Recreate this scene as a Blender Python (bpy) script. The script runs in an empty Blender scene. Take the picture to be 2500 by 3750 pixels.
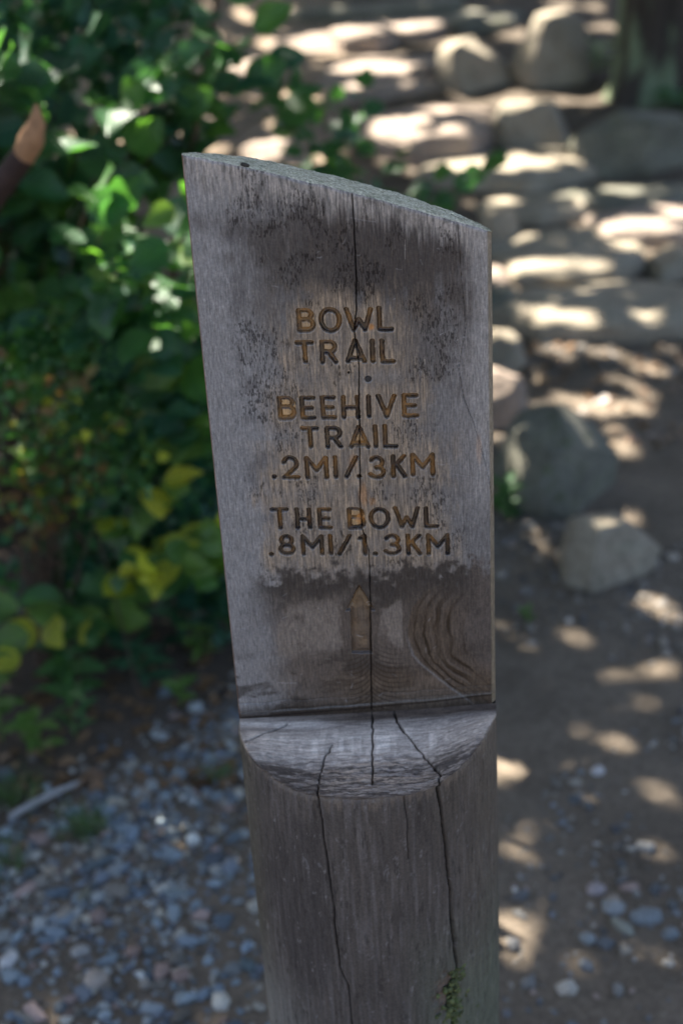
import bpy, math, random
import numpy as np
from mathutils import Vector, Matrix

# ------------------------------------------------------------------ camera
scn = bpy.context.scene
COL = scn.collection
PITCH, ROLL = math.radians(25.94), math.radians(-3.457)
cam = bpy.data.cameras.new('camera')
cam_o = bpy.data.objects.new('camera', cam); COL.objects.link(cam_o)
fw = Vector((0, math.cos(PITCH), -math.sin(PITCH)))
up0 = Vector((0, math.sin(PITCH), math.cos(PITCH)))
rt0 = Vector((1, 0, 0))
rt = rt0*math.cos(ROLL) + up0*math.sin(ROLL)
up = up0*math.cos(ROLL) - rt0*math.sin(ROLL)
m = Matrix((rt, up, -fw)).transposed().to_4x4()
m.translation = Vector((-0.0133, -1.1597, 1.6))
cam_o.matrix_world = m
cam.sensor_fit = 'VERTICAL'; cam.sensor_height = 36; cam.sensor_width = 24; cam.lens = 50
cam.clip_start = .05; cam.clip_end = 400
cam.dof.use_dof = True; cam.dof.focus_distance = 1.232; cam.dof.aperture_fstop = 3.4; cam.dof.aperture_blades = 9
scn.camera = cam_o

# ------------------------------------------------------------------ sky, sun, exposure
SUN_EL = math.radians(52)
SUN_AZ = math.atan2(-.52, .85)
SUN = Vector((math.sin(SUN_AZ)*math.cos(SUN_EL), math.cos(SUN_AZ)*math.cos(SUN_EL), math.sin(SUN_EL)))
w = bpy.data.worlds.new('World'); scn.world = w; w.use_nodes = True
nt = w.node_tree; nt.nodes.clear()
sky = nt.nodes.new('ShaderNodeTexSky'); sky.sky_type = 'NISHITA'; sky.sun_disc = False
sky.sun_elevation = SUN_EL; sky.sun_rotation = SUN_AZ; sky.air_density = .75; sky.dust_density = 3.0; sky.ozone_density = .5
bg = nt.nodes.new('ShaderNodeBackground'); bg.inputs['Strength'].default_value = .06
wo = nt.nodes.new('ShaderNodeOutputWorld')
nt.links.new(sky.outputs[0], bg.inputs[0]); nt.links.new(bg.outputs[0], wo.inputs[0])
sl = bpy.data.lights.new('sun', 'SUN'); sl.energy = 5.0; sl.angle = math.radians(.5); sl.color = (1, .93, .82)
so = bpy.data.objects.new('sun', sl); COL.objects.link(so)
so.rotation_euler = SUN.to_track_quat('Z', 'Y').to_euler()
vs = scn.view_settings
vs.view_transform = 'Standard'; vs.look = 'None'; vs.exposure = 2.8; vs.gamma = 1; vs.use_curve_mapping = False
scn.cycles.use_denoising = True
scn.cycles.denoiser = 'OPENIMAGEDENOISE'
scn.cycles.max_bounces = 8; scn.cycles.transmission_bounces = 4; scn.cycles.diffuse_bounces = 4
scn.cycles.sample_clamp_indirect = 6

# ------------------------------------------------------------------ helpers
random.seed(4)
def lin(r, g, b):
    f = lambda c: (c/255/12.92) if c/255 <= .04045 else ((c/255+.055)/1.055)**2.4
    return (f(r), f(g), f(b))

def _h(ix, iy, iz, seed):
    n = (ix.astype(np.int64)*374761393 + iy.astype(np.int64)*668265263 + iz.astype(np.int64)*2147483647 + seed*974711) & 0xffffffff
    n = ((n ^ (n >> 13))*1274126177) & 0xffffffff
    n = ((n ^ (n >> 16))*2246822519) & 0xffffffff
    n = n ^ (n >> 15)
    return (n & 0xffff)/65535.0
def vn(x, y, z=None, seed=0):
    x = np.asarray(x, float); y = np.asarray(y, float)
    if z is None: x, y = np.broadcast_arrays(x, y); z = np.zeros(x.shape)
    else: x, y, z = np.broadcast_arrays(x, y, np.asarray(z, float))
    ix, iy, iz = np.floor(x), np.floor(y), np.floor(z)
    fx, fy, fz = x-ix, y-iy, z-iz
    fx = fx*fx*(3-2*fx); fy = fy*fy*(3-2*fy); fz = fz*fz*(3-2*fz)
    flat = not np.any(fz)
    def layer(k):
        a = _h(ix, iy, iz+k, seed); b = _h(ix+1, iy, iz+k, seed)
        c = _h(ix, iy+1, iz+k, seed); d = _h(ix+1, iy+1, iz+k, seed)
        return (a*(1-fx)+b*fx)*(1-fy) + (c*(1-fx)+d*fx)*fy
    l0 = layer(0)
    if flat: return l0
    return l0*(1-fz) + layer(1)*fz
def fbm(x, y, z=None, o=4, seed=0):
    s = 0; a = .5; t = 0
    x = np.asarray(x, float); y = np.asarray(y, float)
    for i in range(o):
        s = s + a*vn(x, y, z, seed+i*17); t += a; a *= .5
        x = x*2.03+3.1; y = y*2.03+1.7
        if z is not None: z = np.asarray(z)*2.03+.7
    return s/t
def sstep(a, b, x):
    t = np.clip((x-a)/(b-a), 0, 1); return t*t*(3-2*t)

def mesh_np(name, V, Fq, cols=None, smooth=True):
    me = bpy.data.meshes.new(name)
    V = np.asarray(V, np.float32); Fq = np.asarray(Fq, np.int32)
    n, k = Fq.shape
    me.vertices.add(len(V)); me.vertices.foreach_set('co', V.ravel())
    me.loops.add(n*k); me.loops.foreach_set('vertex_index', Fq.ravel())
    me.polygons.add(n); me.polygons.foreach_set('loop_start', np.arange(0, n*k, k, dtype=np.int32))
    me.polygons.foreach_set('use_smooth', np.full(n, smooth, bool))
    me.update(calc_edges=True)
    if cols is not None:
        at = me.color_attributes.new('Col', 'FLOAT_COLOR', 'POINT')
        c = np.ones((len(V), 4), np.float32); c[:, :3] = cols
        at.data.foreach_set('color', c.ravel())
    return me
def grid_faces(r, c):
    i = np.arange(r-1)[:, None]*c + np.arange(c-1)[None, :]
    i = i.ravel()
    return np.stack([i, i+1, i+c+1, i+c], 1)
def link(name, me, mat=None, parent=None, **props):
    o = bpy.data.objects.new(name, me); COL.objects.link(o)
    if mat is not None and me is not None and len(me.materials) == 0: me.materials.append(mat)
    if parent: o.parent = parent
    for k, v in props.items(): o[k] = v
    return o
def empty(name, loc, label, category, group=None, rz=0):
    o = bpy.data.objects.new(name, None); COL.objects.link(o)
    o.location = loc; o.rotation_euler = (0, 0, rz); o.empty_display_size = .05
    o['label'] = label; o['category'] = category
    if group: o['group'] = group
    return o

class NT:
    def __init__(s, name):
        s.m = bpy.data.materials.new(name); s.m.use_nodes = True
        s.t = s.m.node_tree; s.t.nodes.clear()
        s.out = s.n('ShaderNodeOutputMaterial')
    def n(s, typ, **kw):
        nd = s.t.nodes.new(typ)
        for k, v in kw.items():
            if k.startswith('i_'):
                key = k[2:]
                key = int(key) if key.isdigit() else key.replace('_', ' ')
                nd.inputs[key].default_value = v
            else: setattr(nd, k, v)
        return nd
    def l(s, a, b): s.t.links.new(a, b)
    def noise(s, vec, scale, detail=4, rough=.55, dist=0):
        nd = s.n('ShaderNodeTexNoise'); nd.inputs['Scale'].default_value = scale
        nd.inputs['Detail'].default_value = detail; nd.inputs['Roughness'].default_value = rough
        nd.inputs['Distortion'].default_value = dist
        if vec is not None: s.l(vec, nd.inputs['Vector'])
        return nd.outputs['Fac']
    def ramp(s, fac, stops):
        nd = s.n('ShaderNodeValToRGB'); cr = nd.color_ramp
        while len(cr.elements) < len(stops): cr.elements.new(.5)
        for e, (p, c) in zip(cr.elements, stops):
            e.position = p; e.color = (*c, 1) if len(c) == 3 else c
        s.l(fac, nd.inputs[0]); return nd.outputs[0]
    def mix(s, fac, a, b, mode='MIX'):
        nd = s.n('ShaderNodeMix', data_type='RGBA', blend_type=mode)
        for sock, v in ((nd.inputs[0], fac), (nd.inputs[6], a), (nd.inputs[7], b)):
            if isinstance(v, bpy.types.NodeSocket): s.l(v, sock)
            else: sock.default_value = v if not isinstance(v, tuple) else ((*v, 1) if len(v) == 3 else v)
        return nd.outputs[2]
    def mapping(s, vec, scale):
        nd = s.n('ShaderNodeMapping'); nd.inputs['Scale'].default_value = scale
        s.l(vec, nd.inputs['Vector']); return nd.outputs[0]
    def bump(s, h, dist, strength=1.0):
        nd = s.n('ShaderNodeBump'); nd.inputs['Distance'].default_value = dist
        nd.inputs['Strength'].default_value = strength; s.l(h, nd.inputs['Height']); return nd.outputs[0]
    def principled(s, col, rough=.7, spec=.4, normal=None):
        b = s.n('ShaderNodeBsdfPrincipled')
        if isinstance(col, bpy.types.NodeSocket): s.l(col, b.inputs['Base Color'])
        else: b.inputs['Base Color'].default_value = (*col, 1)
        if isinstance(rough, bpy.types.NodeSocket): s.l(rough, b.inputs['Roughness'])
        else: b.inputs['Roughness'].default_value = rough
        b.inputs['Specular IOR Level'].default_value = spec
        if normal is not None: s.l(normal, b.inputs['Normal'])
        return b
    def finish(s, sh): s.l(sh.outputs[0], s.out.inputs[0]); return s.m

# ------------------------------------------------------------------ materials
def mat_wood(name, along=(760, 760, 100), rough=(.55, .8), bump=.0006, spec=.18, k=1.0):
    t = NT(name)
    co = t.n('ShaderNodeTexCoord').outputs['Object']
    at = t.n('ShaderNodeAttribute', attribute_name='Col').outputs['Color']
    g = t.noise(t.mapping(co, along), 1, 4, .6)
    g2 = t.noise(t.mapping(co, (along[0]*.35, along[1]*.35, along[2]*.5)), 1, 3, .6)
    k = t.ramp(g, [(.25, (1-.42*k,)*3), (.5, (.98, .98, .98)), (.75, (1+.45*k, 1+.44*k, 1+.41*k))])
    k2 = t.ramp(g2, [(.3, (.9, .9, .9)), (.7, (1.09, 1.09, 1.09))])
    g3 = t.noise(co, 420, 3, .7)
    c = t.mix(1.0, at, k, 'MULTIPLY'); c = t.mix(1.0, c, k2, 'MULTIPLY')
    c = t.mix(1.0, c, t.ramp(g3, [(.3, (.8, .8, .8)), (.7, (1.22, 1.22, 1.22))]), 'MULTIPLY')
    r = t.ramp(t.noise(co, 60, 3), [(.3, (rough[0],)*3), (.7, (rough[1],)*3)])
    b = t.principled(c, r, spec, t.bump(g, bump, .8))
    return t.finish(b)
M_WOOD = mat_wood('weathered_wood')
M_ENDG = mat_wood('end_grain_wood', (420, 420, 420), (.6, .85), .0008)
M_LEDGE = mat_wood('ledge_wood', (60, 520, 520), (.55, .8), .0008, .15)
M_CARVE = mat_wood('carved_wood', (700, 700, 22), (.22, .4), .0004, .55, .8)
M_LOG = mat_wood('log_wood', (300, 300, 26), (.6, .85), .0005, .15, .6)

def mat_plain(name, col, rough=.7, scale=200, spec=.4, var=.35):
    t = NT(name); co = t.n('ShaderNodeTexCoord').outputs['Object']
    f = t.noise(co, scale, 4)
    lo = tuple(c*(1-var) for c in col); hi = tuple(c*(1+var) for c in col)
    return t.finish(t.principled(t.ramp(f, [(.3, lo), (.7, hi)]), rough, spec, t.bump(f, .001, .5)))

def mat_vcol(name, rough=.8, scale=160, bump=.0012, spec=.3):
    t = NT(name); co = t.n('ShaderNodeTexCoord').outputs['Object']
    at = t.n('ShaderNodeAttribute', attribute_name='Col').outputs['Color']
    f = t.noise(co, scale, 5, .65)
    c = t.mix(1.0, at, t.ramp(f, [(.28, (.7, .7, .7)), (.72, (1.3, 1.3, 1.3))]), 'MULTIPLY')
    return t.finish(t.principled(c, rough, spec, t.bump(f, bump, .7)))
M_PEB = mat_vcol('pebble_stone')
M_BARK = mat_vcol('bark', .9, 60, .004, .2)
M_STEM = mat_plain('shrub_stem', lin(78, 62, 48), .8, 120)

def mat_rock(name, c1, c2, lich, amt=.5):
    t = NT(name); co = t.n('ShaderNodeTexCoord').outputs['Object']
    rnd = t.n('ShaderNodeObjectInfo').outputs['Random']
    a = t.noise(co, 9, 6, .65, .6); b = t.noise(co, 60, 5, .7); d = t.noise(co, 16, 5, .7, 1.0)
    c = t.ramp(a, [(.3, c1), (.7, c2)])
    c = t.mix(1.0, c, t.ramp(b, [(.3, (.66, .66, .66)), (.7, (1.3, 1.3, 1.3))]), 'MULTIPLY')
    l = t.ramp(d, [(.56, (0, 0, 0)), (.66, (amt,)*3)])
    c = t.mix(l, c, lich)
    h = t.mix(.5, a, b)
    return t.finish(t.principled(c, .85, .25, t.bump(h, .012, .8)))
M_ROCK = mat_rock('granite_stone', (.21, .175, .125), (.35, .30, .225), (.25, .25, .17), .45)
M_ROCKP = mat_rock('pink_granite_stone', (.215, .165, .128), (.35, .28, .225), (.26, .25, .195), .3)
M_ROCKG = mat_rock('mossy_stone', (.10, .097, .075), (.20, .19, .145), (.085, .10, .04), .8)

def mat_ground():
    t = NT('path_dirt'); co = t.n('ShaderNodeTexCoord').outputs['Object']
    at = t.n('ShaderNodeAttribute', attribute_name='Col').outputs['Color']
    a = t.noise(co, 5, 6, .6, .4); b = t.noise(co, 70, 5, .7); d = t.noise(co, 320, 3, .6)
    c = t.mix(1.0, at, t.ramp(a, [(.3, (.75, .74, .72)), (.7, (1.25, 1.25, 1.24))]), 'MULTIPLY')
    c = t.mix(1.0, c, t.ramp(b, [(.3, (.7, .7, .7)), (.7, (1.3, 1.3, 1.3))]), 'MULTIPLY')
    c = t.mix(1.0, c, t.ramp(d, [(.3, (.75, .75, .75)), (.7, (1.3, 1.3, 1.3))]), 'MULTIPLY')
    return t.finish(t.principled(c, .92, .2, t.bump(t.mix(.5, b, d), .006, .9)))
M_GROUND = mat_ground()

def mat_leaf(name, c1, c2, trans=.45, spot=None):
    t = NT(name); co = t.n('ShaderNodeTexCoord').outputs['Object']
    rnd = t.n('ShaderNodeObjectInfo').outputs['Random']
    f = t.noise(co, 25, 4, .6)
    sx = t.n('ShaderNodeSeparateXYZ'); t.l(co, sx.inputs[0])
    ab = t.n('ShaderNodeMath', operation='ABSOLUTE'); t.l(sx.outputs[1], ab.inputs[0])
    ma = t.n('ShaderNodeMath', operation='MULTIPLY_ADD'); t.l(ab.outputs[0], ma.inputs[0]); ma.inputs[1].default_value = -.8; t.l(sx.outputs[0], ma.inputs[2])
    sc = t.n('ShaderNodeMath', operation='MULTIPLY'); t.l(ma.outputs[0], sc.inputs[0]); sc.inputs[1].default_value = 52
    sn = t.n('ShaderNodeMath', operation='SINE'); t.l(sc.outputs[0], sn.inputs[0])
    vein = t.ramp(sn.outputs[0], [(.78, (0, 0, 0)), (1.0, (1, 1, 1))])
    mid = t.ramp(ab.outputs[0], [(.0, (1, 1, 1)), (.03, (0, 0, 0))])
    vv = t.mix(1.0, vein, mid, 'LIGHTEN')
    base = t.mix(rnd, c1, c2)
    c = t.mix(1.0, base, t.ramp(f, [(.3, (.72, .72, .72)), (.7, (1.28, 1.28, 1.28))]), 'MULTIPLY')
    if spot:
        f2 = t.noise(co, 38, 3, .6)
        c = t.mix(t.ramp(f2, [(.55, (0, 0, 0)), (.68, (.9, .9, .9))]), c, spot)
    c = t.mix(t.mix(1.0, vv, (.35, .35, .35, 1), 'MULTIPLY'), c, tuple(min(1, x*2.2+.02) for x in c2))
    b = t.principled(c, .42, .45, t.bump(t.mix(.6, f, vv), .004, .6))
    tr = t.n('ShaderNodeBsdfTranslucent')
    t.l(t.mix(1.0, c, (2.1, 2.2, .65, 1), 'MULTIPLY'), tr.inputs['Color'])
    mx = t.n('ShaderNodeMixShader'); mx.inputs[0].default_value = trans
    t.l(b.outputs[0], mx.inputs[1]); t.l(tr.outputs[0], mx.inputs[2])
    return t.finish(mx)
M_LEAF = mat_leaf('leaf_green', (.030, .096, .038), (.055, .138, .038))
M_LEAF2 = mat_leaf('leaf_dark_green', (.020, .072, .044), (.038, .108, .050), .4)
M_LEAFL = mat_leaf('leaf_light_green', (.06, .135, .026), (.095, .165, .03), .35)
M_LEAFY = mat_leaf('leaf_yellowing', (.27, .33, .03), (.40, .38, .04), .45, (.20, .11, .05))
M_LEAFR = mat_leaf('leaf_russet', (.19, .085, .04), (.12, .13, .04), .3)
M_LEAFD = mat_leaf('leaf_dry_brown', (.11, .062, .032), (.20, .12, .065), .15)
M_CANOPY = mat_leaf('canopy_leaf', (.04, .085, .02), (.06, .11, .025), .3)
M_GRASS = mat_leaf('grass_blade', (.035, .085, .022), (.05, .10, .025), .3)

# ------------------------------------------------------------------ ground
def gz(x, y):
    x = np.asarray(x, float); y = np.asarray(y, float)
    s = np.where(y < 7.5, np.maximum(0, y-3.0)*.14, .63+(y-7.5)*.3)
    s = np.where(y > 15, .63+7.5*.3+(y-15)*.12, s)
    b = (fbm(x*1.3+7, y*1.3, seed=3)-.5)*.05 + (fbm(x*6+7, y*6, seed=5)-.5)*.016
    bed = sstep(-.25, -.8, x+.12*np.sin(y*3))*sstep(1.15, 1.7, y)*.05
    return s + b*sstep(.3, 1.5, np.hypot(x, y)) + bed
def make_ground():
    def axis(lo, hi, fine_lo, fine_hi, n):
        a = np.linspace(fine_lo, fine_hi, n)
        k = np.linspace(0, 1, 24)[1:]**2.2
        return np.concatenate([(fine_lo+(lo-fine_lo)*k)[::-1], a, fine_hi+(hi-fine_hi)*k])
    xs = axis(-150, 150, -2.6, 2.8, 250); ys = axis(-150, 150, -.2, 8.5, 330)
    X, Y = np.meshgrid(xs, ys)
    Z = gz(X, Y)
    path = np.array([.145, .116, .087]); tan = np.array([.235, .18, .13]); gap = np.array([.062, .050, .038]); hum = np.array([.075, .058, .044])
    edge = (fbm(X*3, Y*3, seed=9)-.5)*.5
    bedm = sstep(-.12, -.26, X+edge*.5-.05*sstep(3, 5, Y))*sstep(-.06, .10, Y-.93-.95*(X+.6)+edge*.3)*(1-sstep(3.3, 4.2, Y))
    farm = sstep(2.9, 3.8, Y+edge)
    c = path[None, None]*(1-farm[..., None]) + tan[None, None]*farm[..., None]
    stp = (sstep(.05, .25, X+edge*.4)*sstep(3.0, 3.3, Y+edge*.3)*.8)[..., None]
    c = c*(1-stp) + gap*stp  # ground between the steps darkened, shade of the gaps painted in
    c = c*(1-bedm[..., None]) + hum*bedm[..., None]
    far = sstep(9, 14, np.hypot(X, Y))[..., None]
    c = c*(1-far) + np.array([.09, .08, .05])*far
    me = mesh_np('ground', np.stack([X, Y, Z], -1).reshape(-1, 3), grid_faces(len(ys), len(xs)), c.reshape(-1, 3))
    link('ground', me, M_GROUND, kind='structure')
make_ground()

# ------------------------------------------------------------------ tree: trunk at the right, crown overhead
def tube(pts, rad, sides=8, jitter=0, rng=None):
    pts = [Vector(p) for p in pts]; V = []; Fq = []
    for i, p in enumerate(pts):
        d = (pts[min(i+1, len(pts)-1)]-pts[max(i-1, 0)]).normalized()
        a = d.orthogonal().normalized() if i == 0 else (a - d*a.dot(d)).normalized()
        b = d.cross(a)
        for k in range(sides):
            t = 2*math.pi*k/sides
            r = rad[i]*(1+(rng.uniform(-jitter, jitter) if rng else 0))
            V.append(p+(a*math.cos(t)+b*math.sin(t))*r)
    n = len(pts)
    for i in range(n-1):
        for k in range(sides):
            k2 = (k+1) % sides
            Fq.append((i*sides+k, i*sides+k2, (i+1)*sides+k2, (i+1)*sides+k))
    return V, Fq
def bez(a, b, c, n):
    a, b, c = Vector(a), Vector(b), Vector(c)
    return [a*(1-t)**2+b*2*t*(1-t)+c*t*t for t in [i/(n-1) for i in range(n)]]

SPOTS = [
#SPOTS_BEGIN
 (0.21,6.64,0.603,0.064), (0.291,6.552,0.583,0.071), (0.261,6.553,0.537,0.057), (0.596,6.811,0.595,0.08), (0.509,6.816,0.592,0.073), (0.681,6.777,0.573,0.058),
 (0.176,6.218,0.482,0.062), (0.285,6.204,0.485,0.068), (0.388,6.109,0.486,0.061), (0.162,5.857,0.455,0.033), (0.657,5.797,0.592,0.064), (0.723,5.811,0.58,0.058),
 (0.678,5.773,0.501,0.052), (0.761,5.809,0.547,0.045), (1.068,6.726,0.515,0.058), (1.073,5.824,0.669,0.058), (1.17,5.869,0.67,0.058), (1.261,5.944,0.649,0.046),
 (1.536,6.781,0.523,0.051), (0.285,5.047,0.385,0.053), (0.325,5.12,0.403,0.047), (0.385,5.13,0.41,0.053), (0.482,5.299,0.414,0.055), (0.574,5.372,0.402,0.055),
 (0.674,5.382,0.394,0.055), (0.728,5.374,0.386,0.037), (0.348,4.942,0.367,0.035), (0.788,5.117,0.458,0.047), (0.924,5.678,0.383,0.051), (0.94,5.03,0.447,0.047),
 (1.002,5.049,0.434,0.029), (0.523,4.789,0.286,0.045), (0.565,4.698,0.292,0.034), (0.63,4.781,0.298,0.028), (0.721,4.691,0.295,0.05), (0.78,4.713,0.298,0.051),
 (0.839,4.656,0.296,0.039), (0.92,4.672,0.298,0.028), (1.026,4.706,0.296,0.028), (0.686,4.372,0.228,0.037), (0.964,4.34,0.238,0.027), (1.12,4.375,0.244,0.032),
 (1.183,4.366,0.242,0.032), (0.664,4.085,0.226,0.026), (1.061,3.968,0.191,0.045), (1.114,3.98,0.2,0.045), (1.163,3.975,0.203,0.025), (1.238,3.903,0.167,0.035),
 (1.314,4.103,0.213,0.046), (0.727,3.748,0.161,0.027), (0.772,3.789,0.166,0.019), (0.915,3.666,0.158,0.027), (0.962,4.142,0.162,0.019), (0.595,3.704,0.132,0.043),
 (0.637,3.731,0.132,0.034), (0.789,3.645,0.088,0.029), (0.68,3.28,0.114,0.027), (0.695,3.234,0.1,0.022), (0.775,3.234,0.104,0.031), (0.811,3.242,0.109,0.022),
 (0.533,3.078,0.122,0.03), (0.456,2.604,0.105,0.043), (0.478,2.595,0.065,0.043), (0.502,2.602,0.127,0.031), (0.461,2.592,0.026,0.031), (0.614,2.985,0.001,0.021),
 (0.69,2.83,0.002,0.023), (0.725,2.706,0.005,0.022), (0.769,2.729,0.001,0.023), (0.833,2.726,-0.002,0.023), (0.871,2.713,-0.003,0.02), (0.591,2.147,0.208,0.015),
 (0.752,2.558,0.004,0.017), (0.792,2.413,0.005,0.019), (0.773,2.433,0.005,0.017), (0.441,2.108,0.178,0.019), (0.403,2.132,0.151,0.017), (0.43,2.029,0.083,0.022),
 (0.405,2.046,0.055,0.017), (0.384,2.047,0.002,0.012), (0.612,1.71,0.124,0.011), (0.865,2.922,0.004,0.017), (0.855,3.136,0.031,0.017), (1.05,3.184,0.03,0.018),
 (0.955,3.029,0.008,0.019), (0.827,3.174,0.029,0.013), (0.548,1.275,-0.008,0.011), (0.553,1.181,-0.006,0.014), (0.535,1.163,-0.006,0.011), (0.437,1.125,-0.004,0.012),
 (0.447,1.095,-0.003,0.015), (0.468,1.069,-0.002,0.017), (0.496,1.051,-0.002,0.017), (0.523,1.058,-0.002,0.012), (0.656,1.287,-0.001,0.011), (0.607,1.085,-0.002,0.01),
 (0.367,1.019,-0,0.009), (0.527,0.936,-0.001,0.01), (0.226,0.759,-0.001,0.007), (0.221,0.684,-0.001,0.009), (0.199,0.518,-0.001,0.013), (0.223,0.51,-0,0.012),
 (0.247,0.499,-0,0.012), (0.275,0.488,0,0.012), (0.304,0.488,0,0.01), (0.323,0.498,0,0.008), (-0.326,0.978,0.007,0.009), (-0.311,0.976,-0.002,0.007),
 (-0.342,0.928,0.006,0.008), (-0.327,0.917,-0.002,0.008), (-0.397,0.954,-0.001,0.004), (-0.258,6.861,0.539,0.052), (0.051,6.747,0.544,0.073), (-0.037,6.678,0.537,0.058),
 (0.121,6.654,0.538,0.058), (-0.44,6.056,0.562,0.04), (-0.346,5.947,0.521,0.059), (-0.296,5.92,0.484,0.059), (-0.244,5.968,0.487,0.046), (-0.377,5.933,0.461,0.046),
 (-0.494,6.183,0.48,0.027), (-0.05,5.921,0.412,0.046), (-0.103,5.911,0.41,0.026), (-0.719,5.923,0.47,0.046), (-0.662,5.846,0.461,0.033), (-0.861,5.875,0.461,0.037),
 (-0.907,5.263,0.366,0.042), (-1,5.229,0.361,0.042), (-1.077,5.366,0.38,0.037), (-0.576,5.266,0.394,0.054), (-0.507,5.272,0.365,0.049), (-0.613,5.247,0.376,0.036),
 (-0.785,4.84,0.302,0.04), (-0.753,4.856,0.303,0.029), (-0.213,5.029,0.325,0.047), (-0.298,5.074,0.321,0.041), (-0.169,5.507,0.348,0.044), (-0.19,5.17,0.354,0.03),
 (0.019,5.031,0.276,0.047), (-1.124,3.856,0.174,0.032), (-1.072,3.902,0.177,0.025), (-1.519,5.811,0.454,0.039), (-1.124,4.971,0.322,0.023), (-0.929,4.394,0.245,0.016),
 (-0.169,7.498,0.623,0.047), (-0.386,7.37,0.62,0.039), (-0.587,7.003,0.575,0.03), (1.403,7.261,0.589,0.046), (0.917,7.185,0.596,0.046), (1.571,7.167,0.575,0.038),
 (-0.369,1.7,1.245,0.018), (-0.409,1.6,1.224,0.02), (-0.43,1.6,1.218,0.015), (-0.511,1.5,1.247,0.015), (-0.427,1.45,0.895,0.028), (-0.401,1.45,0.896,0.015),
 (-0.318,1.3,0.881,0.011), (-0.429,1.45,0.816,0.021), (-0.397,1.45,0.846,0.015), (-0.247,1.3,1.098,0.012), (-0.264,1.3,1.066,0.01), (-0.324,1.5,0.987,0.013),
 (-0.312,1.5,0.958,0.013), (-0.277,1.3,0.943,0.012), (-0.302,1.3,0.89,0.011), (-0.344,1.28,0.928,0.012), (-0.114,2.2,1.02,0.014), (-0.274,1.8,1.242,0.014),
 (-0.229,1.8,1.208,0.014), (0.151,2.8,0.928,0.022), (-0.54,1.3,1.224,0.016), (-0.497,1.3,1.235,0.018), (-0.635,1.4,0.683,0.008), (-0.43,1.4,0.821,0.015),
 (-0.279,1.3,0.644,0.018), (-0.485,1.2,1.199,0.015), (-0.128,0.02,0.451,0.018), (-0.128,0.02,0.421,0.018),
#SPOTS_END
]
def make_tree():
    T = empty('tree', (1.60, 5.72, .36), 'dark tree trunk with green lichen rising behind the stone steps', 'tree')
    # trunk with furrowed bark
    nz, na = 150, 120
    z = np.linspace(-.15, 4.4, nz)[:, None]; a = np.linspace(0, 2*np.pi, na)[None, :]
    r = .195 + .11*np.exp(-np.maximum(z+.05, 0)/.16)*(1+.5*np.cos(a*3+1)) - .012*z
    ca, sa = np.cos(a), np.sin(a)
    fur = fbm(ca*5+sa*2+9, sa*5-ca*2, z*2.5, 4, 31)
    r = r*(1+.16*(fur-.5))
    X = r*ca+.015*z*z*.3; Y = r*sa+0*z; Z = z+0*a
    li = sstep(.46, .6, fbm(ca*3+4, sa*3, z*4, 4, 77))[..., None]
    c = np.array([.05, .042, .034])*(.6+.8*fur[..., None])*(1-li)+np.array([.15, .185, .11])*li
    me = mesh_np('trunk', np.stack([X, Y, Z], -1).reshape(-1, 3), grid_faces(nz, na), c.reshape(-1, 3))
    link('trunk', me, M_BARK, T)
    rng = random.Random(12)
    ends = [(-4.5, 1.8, 4.2), (-3.4, 3.4, 4.8), (-2.2, -.6, 4.0), (-5.2, 4.2, 4.4), (-1.0, 3.6, 5.2), (.8, 1.8, 5.0), (-3.8, 5.8, 4.6), (-5, -.8, 4.0), (-1.6, 6, 5.4)]
    for e in ends:
        st = Vector((.06, 0, rng.uniform(2.6, 3.9)))
        p = bez(st, (st.x+e[0]*.4, e[1]*.35, st.z+1.4), e, 9)
        V, Fq = tube(p, [.075*(1-i/9)+.012 for i in range(9)], 8)
        me = mesh_np('limb', [tuple(v) for v in V], Fq, np.tile([.05, .042, .034], (len(V), 1)))
        link('limb', me, M_BARK, T)
    # crown: unseen leaves shaped to cast dapples, gaps cut along sun rays to SPOTS
    R = np.random.RandomState(5)
    N = 125000
    g = np.stack([R.uniform(-5.5, 4.3, N), R.uniform(-1.9, 10.2, N), np.zeros(N)], 1)
    hz = R.uniform(3.2, 5.6, N)
    P = g + np.array(SUN)[None]*(hz/SUN.z)[:, None]
    keep = np.ones(N, bool)
    S = np.array(SUN)
    spots = []
    for (x, y, zz, rr) in SPOTS:
        if y < .75 and x > .1 and zz < .2 and rng.random() < .7: continue
        if y < 1.6 and zz < .2:
            for _ in range(2): spots.append((x+rng.uniform(-1.8, 1.8)*rr, y+rng.uniform(-1.2, 1.2)*rr, zz, rr*rng.uniform(-.5, 0)-.008))
        else: spots.append((x, y, zz, rr*(1.2 if y > 3 else 1)))
    for (x, y, zz, rr) in spots:
        d = P-np.array([x, y, zz]); pr = d-(d@S)[:, None]*S[None]
        dist = np.linalg.norm(pr, axis=1)
        keep &= dist > rr*1.0+.045*R.uniform(.3, 1.2, N)
    P = P[keep]; n = len(P)
    L = R.uniform(.09, .15, n); Wd = L*R.uniform(.3, .42, n)
    d1 = R.normal(size=(n, 3)); d1[:, 2] *= .5; d1 /= np.linalg.norm(d1, axis=1)[:, None]
    nn = R.normal(size=(n, 3))*.55+np.array([0, 0, 1]) + S*.4; d2 = np.cross(nn, d1); d2 /= np.linalg.norm(d2, axis=1)[:, None]
    pts = np.stack([P-d1*L[:, None]*.5, P+d2*Wd[:, None]-d1*L[:, None]*.08, P+d1*L[:, None]*.5, P-d2*Wd[:, None]-d1*L[:, None]*.08], 1)
    base = np.array([1.60, 5.72, .36])
    me = mesh_np('crown', (pts-base).reshape(-1, 3), np.arange(n*4).reshape(-1, 4), None, False)
    link('crown', me, M_CANOPY, T, kind='stuff')
make_tree()

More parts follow.
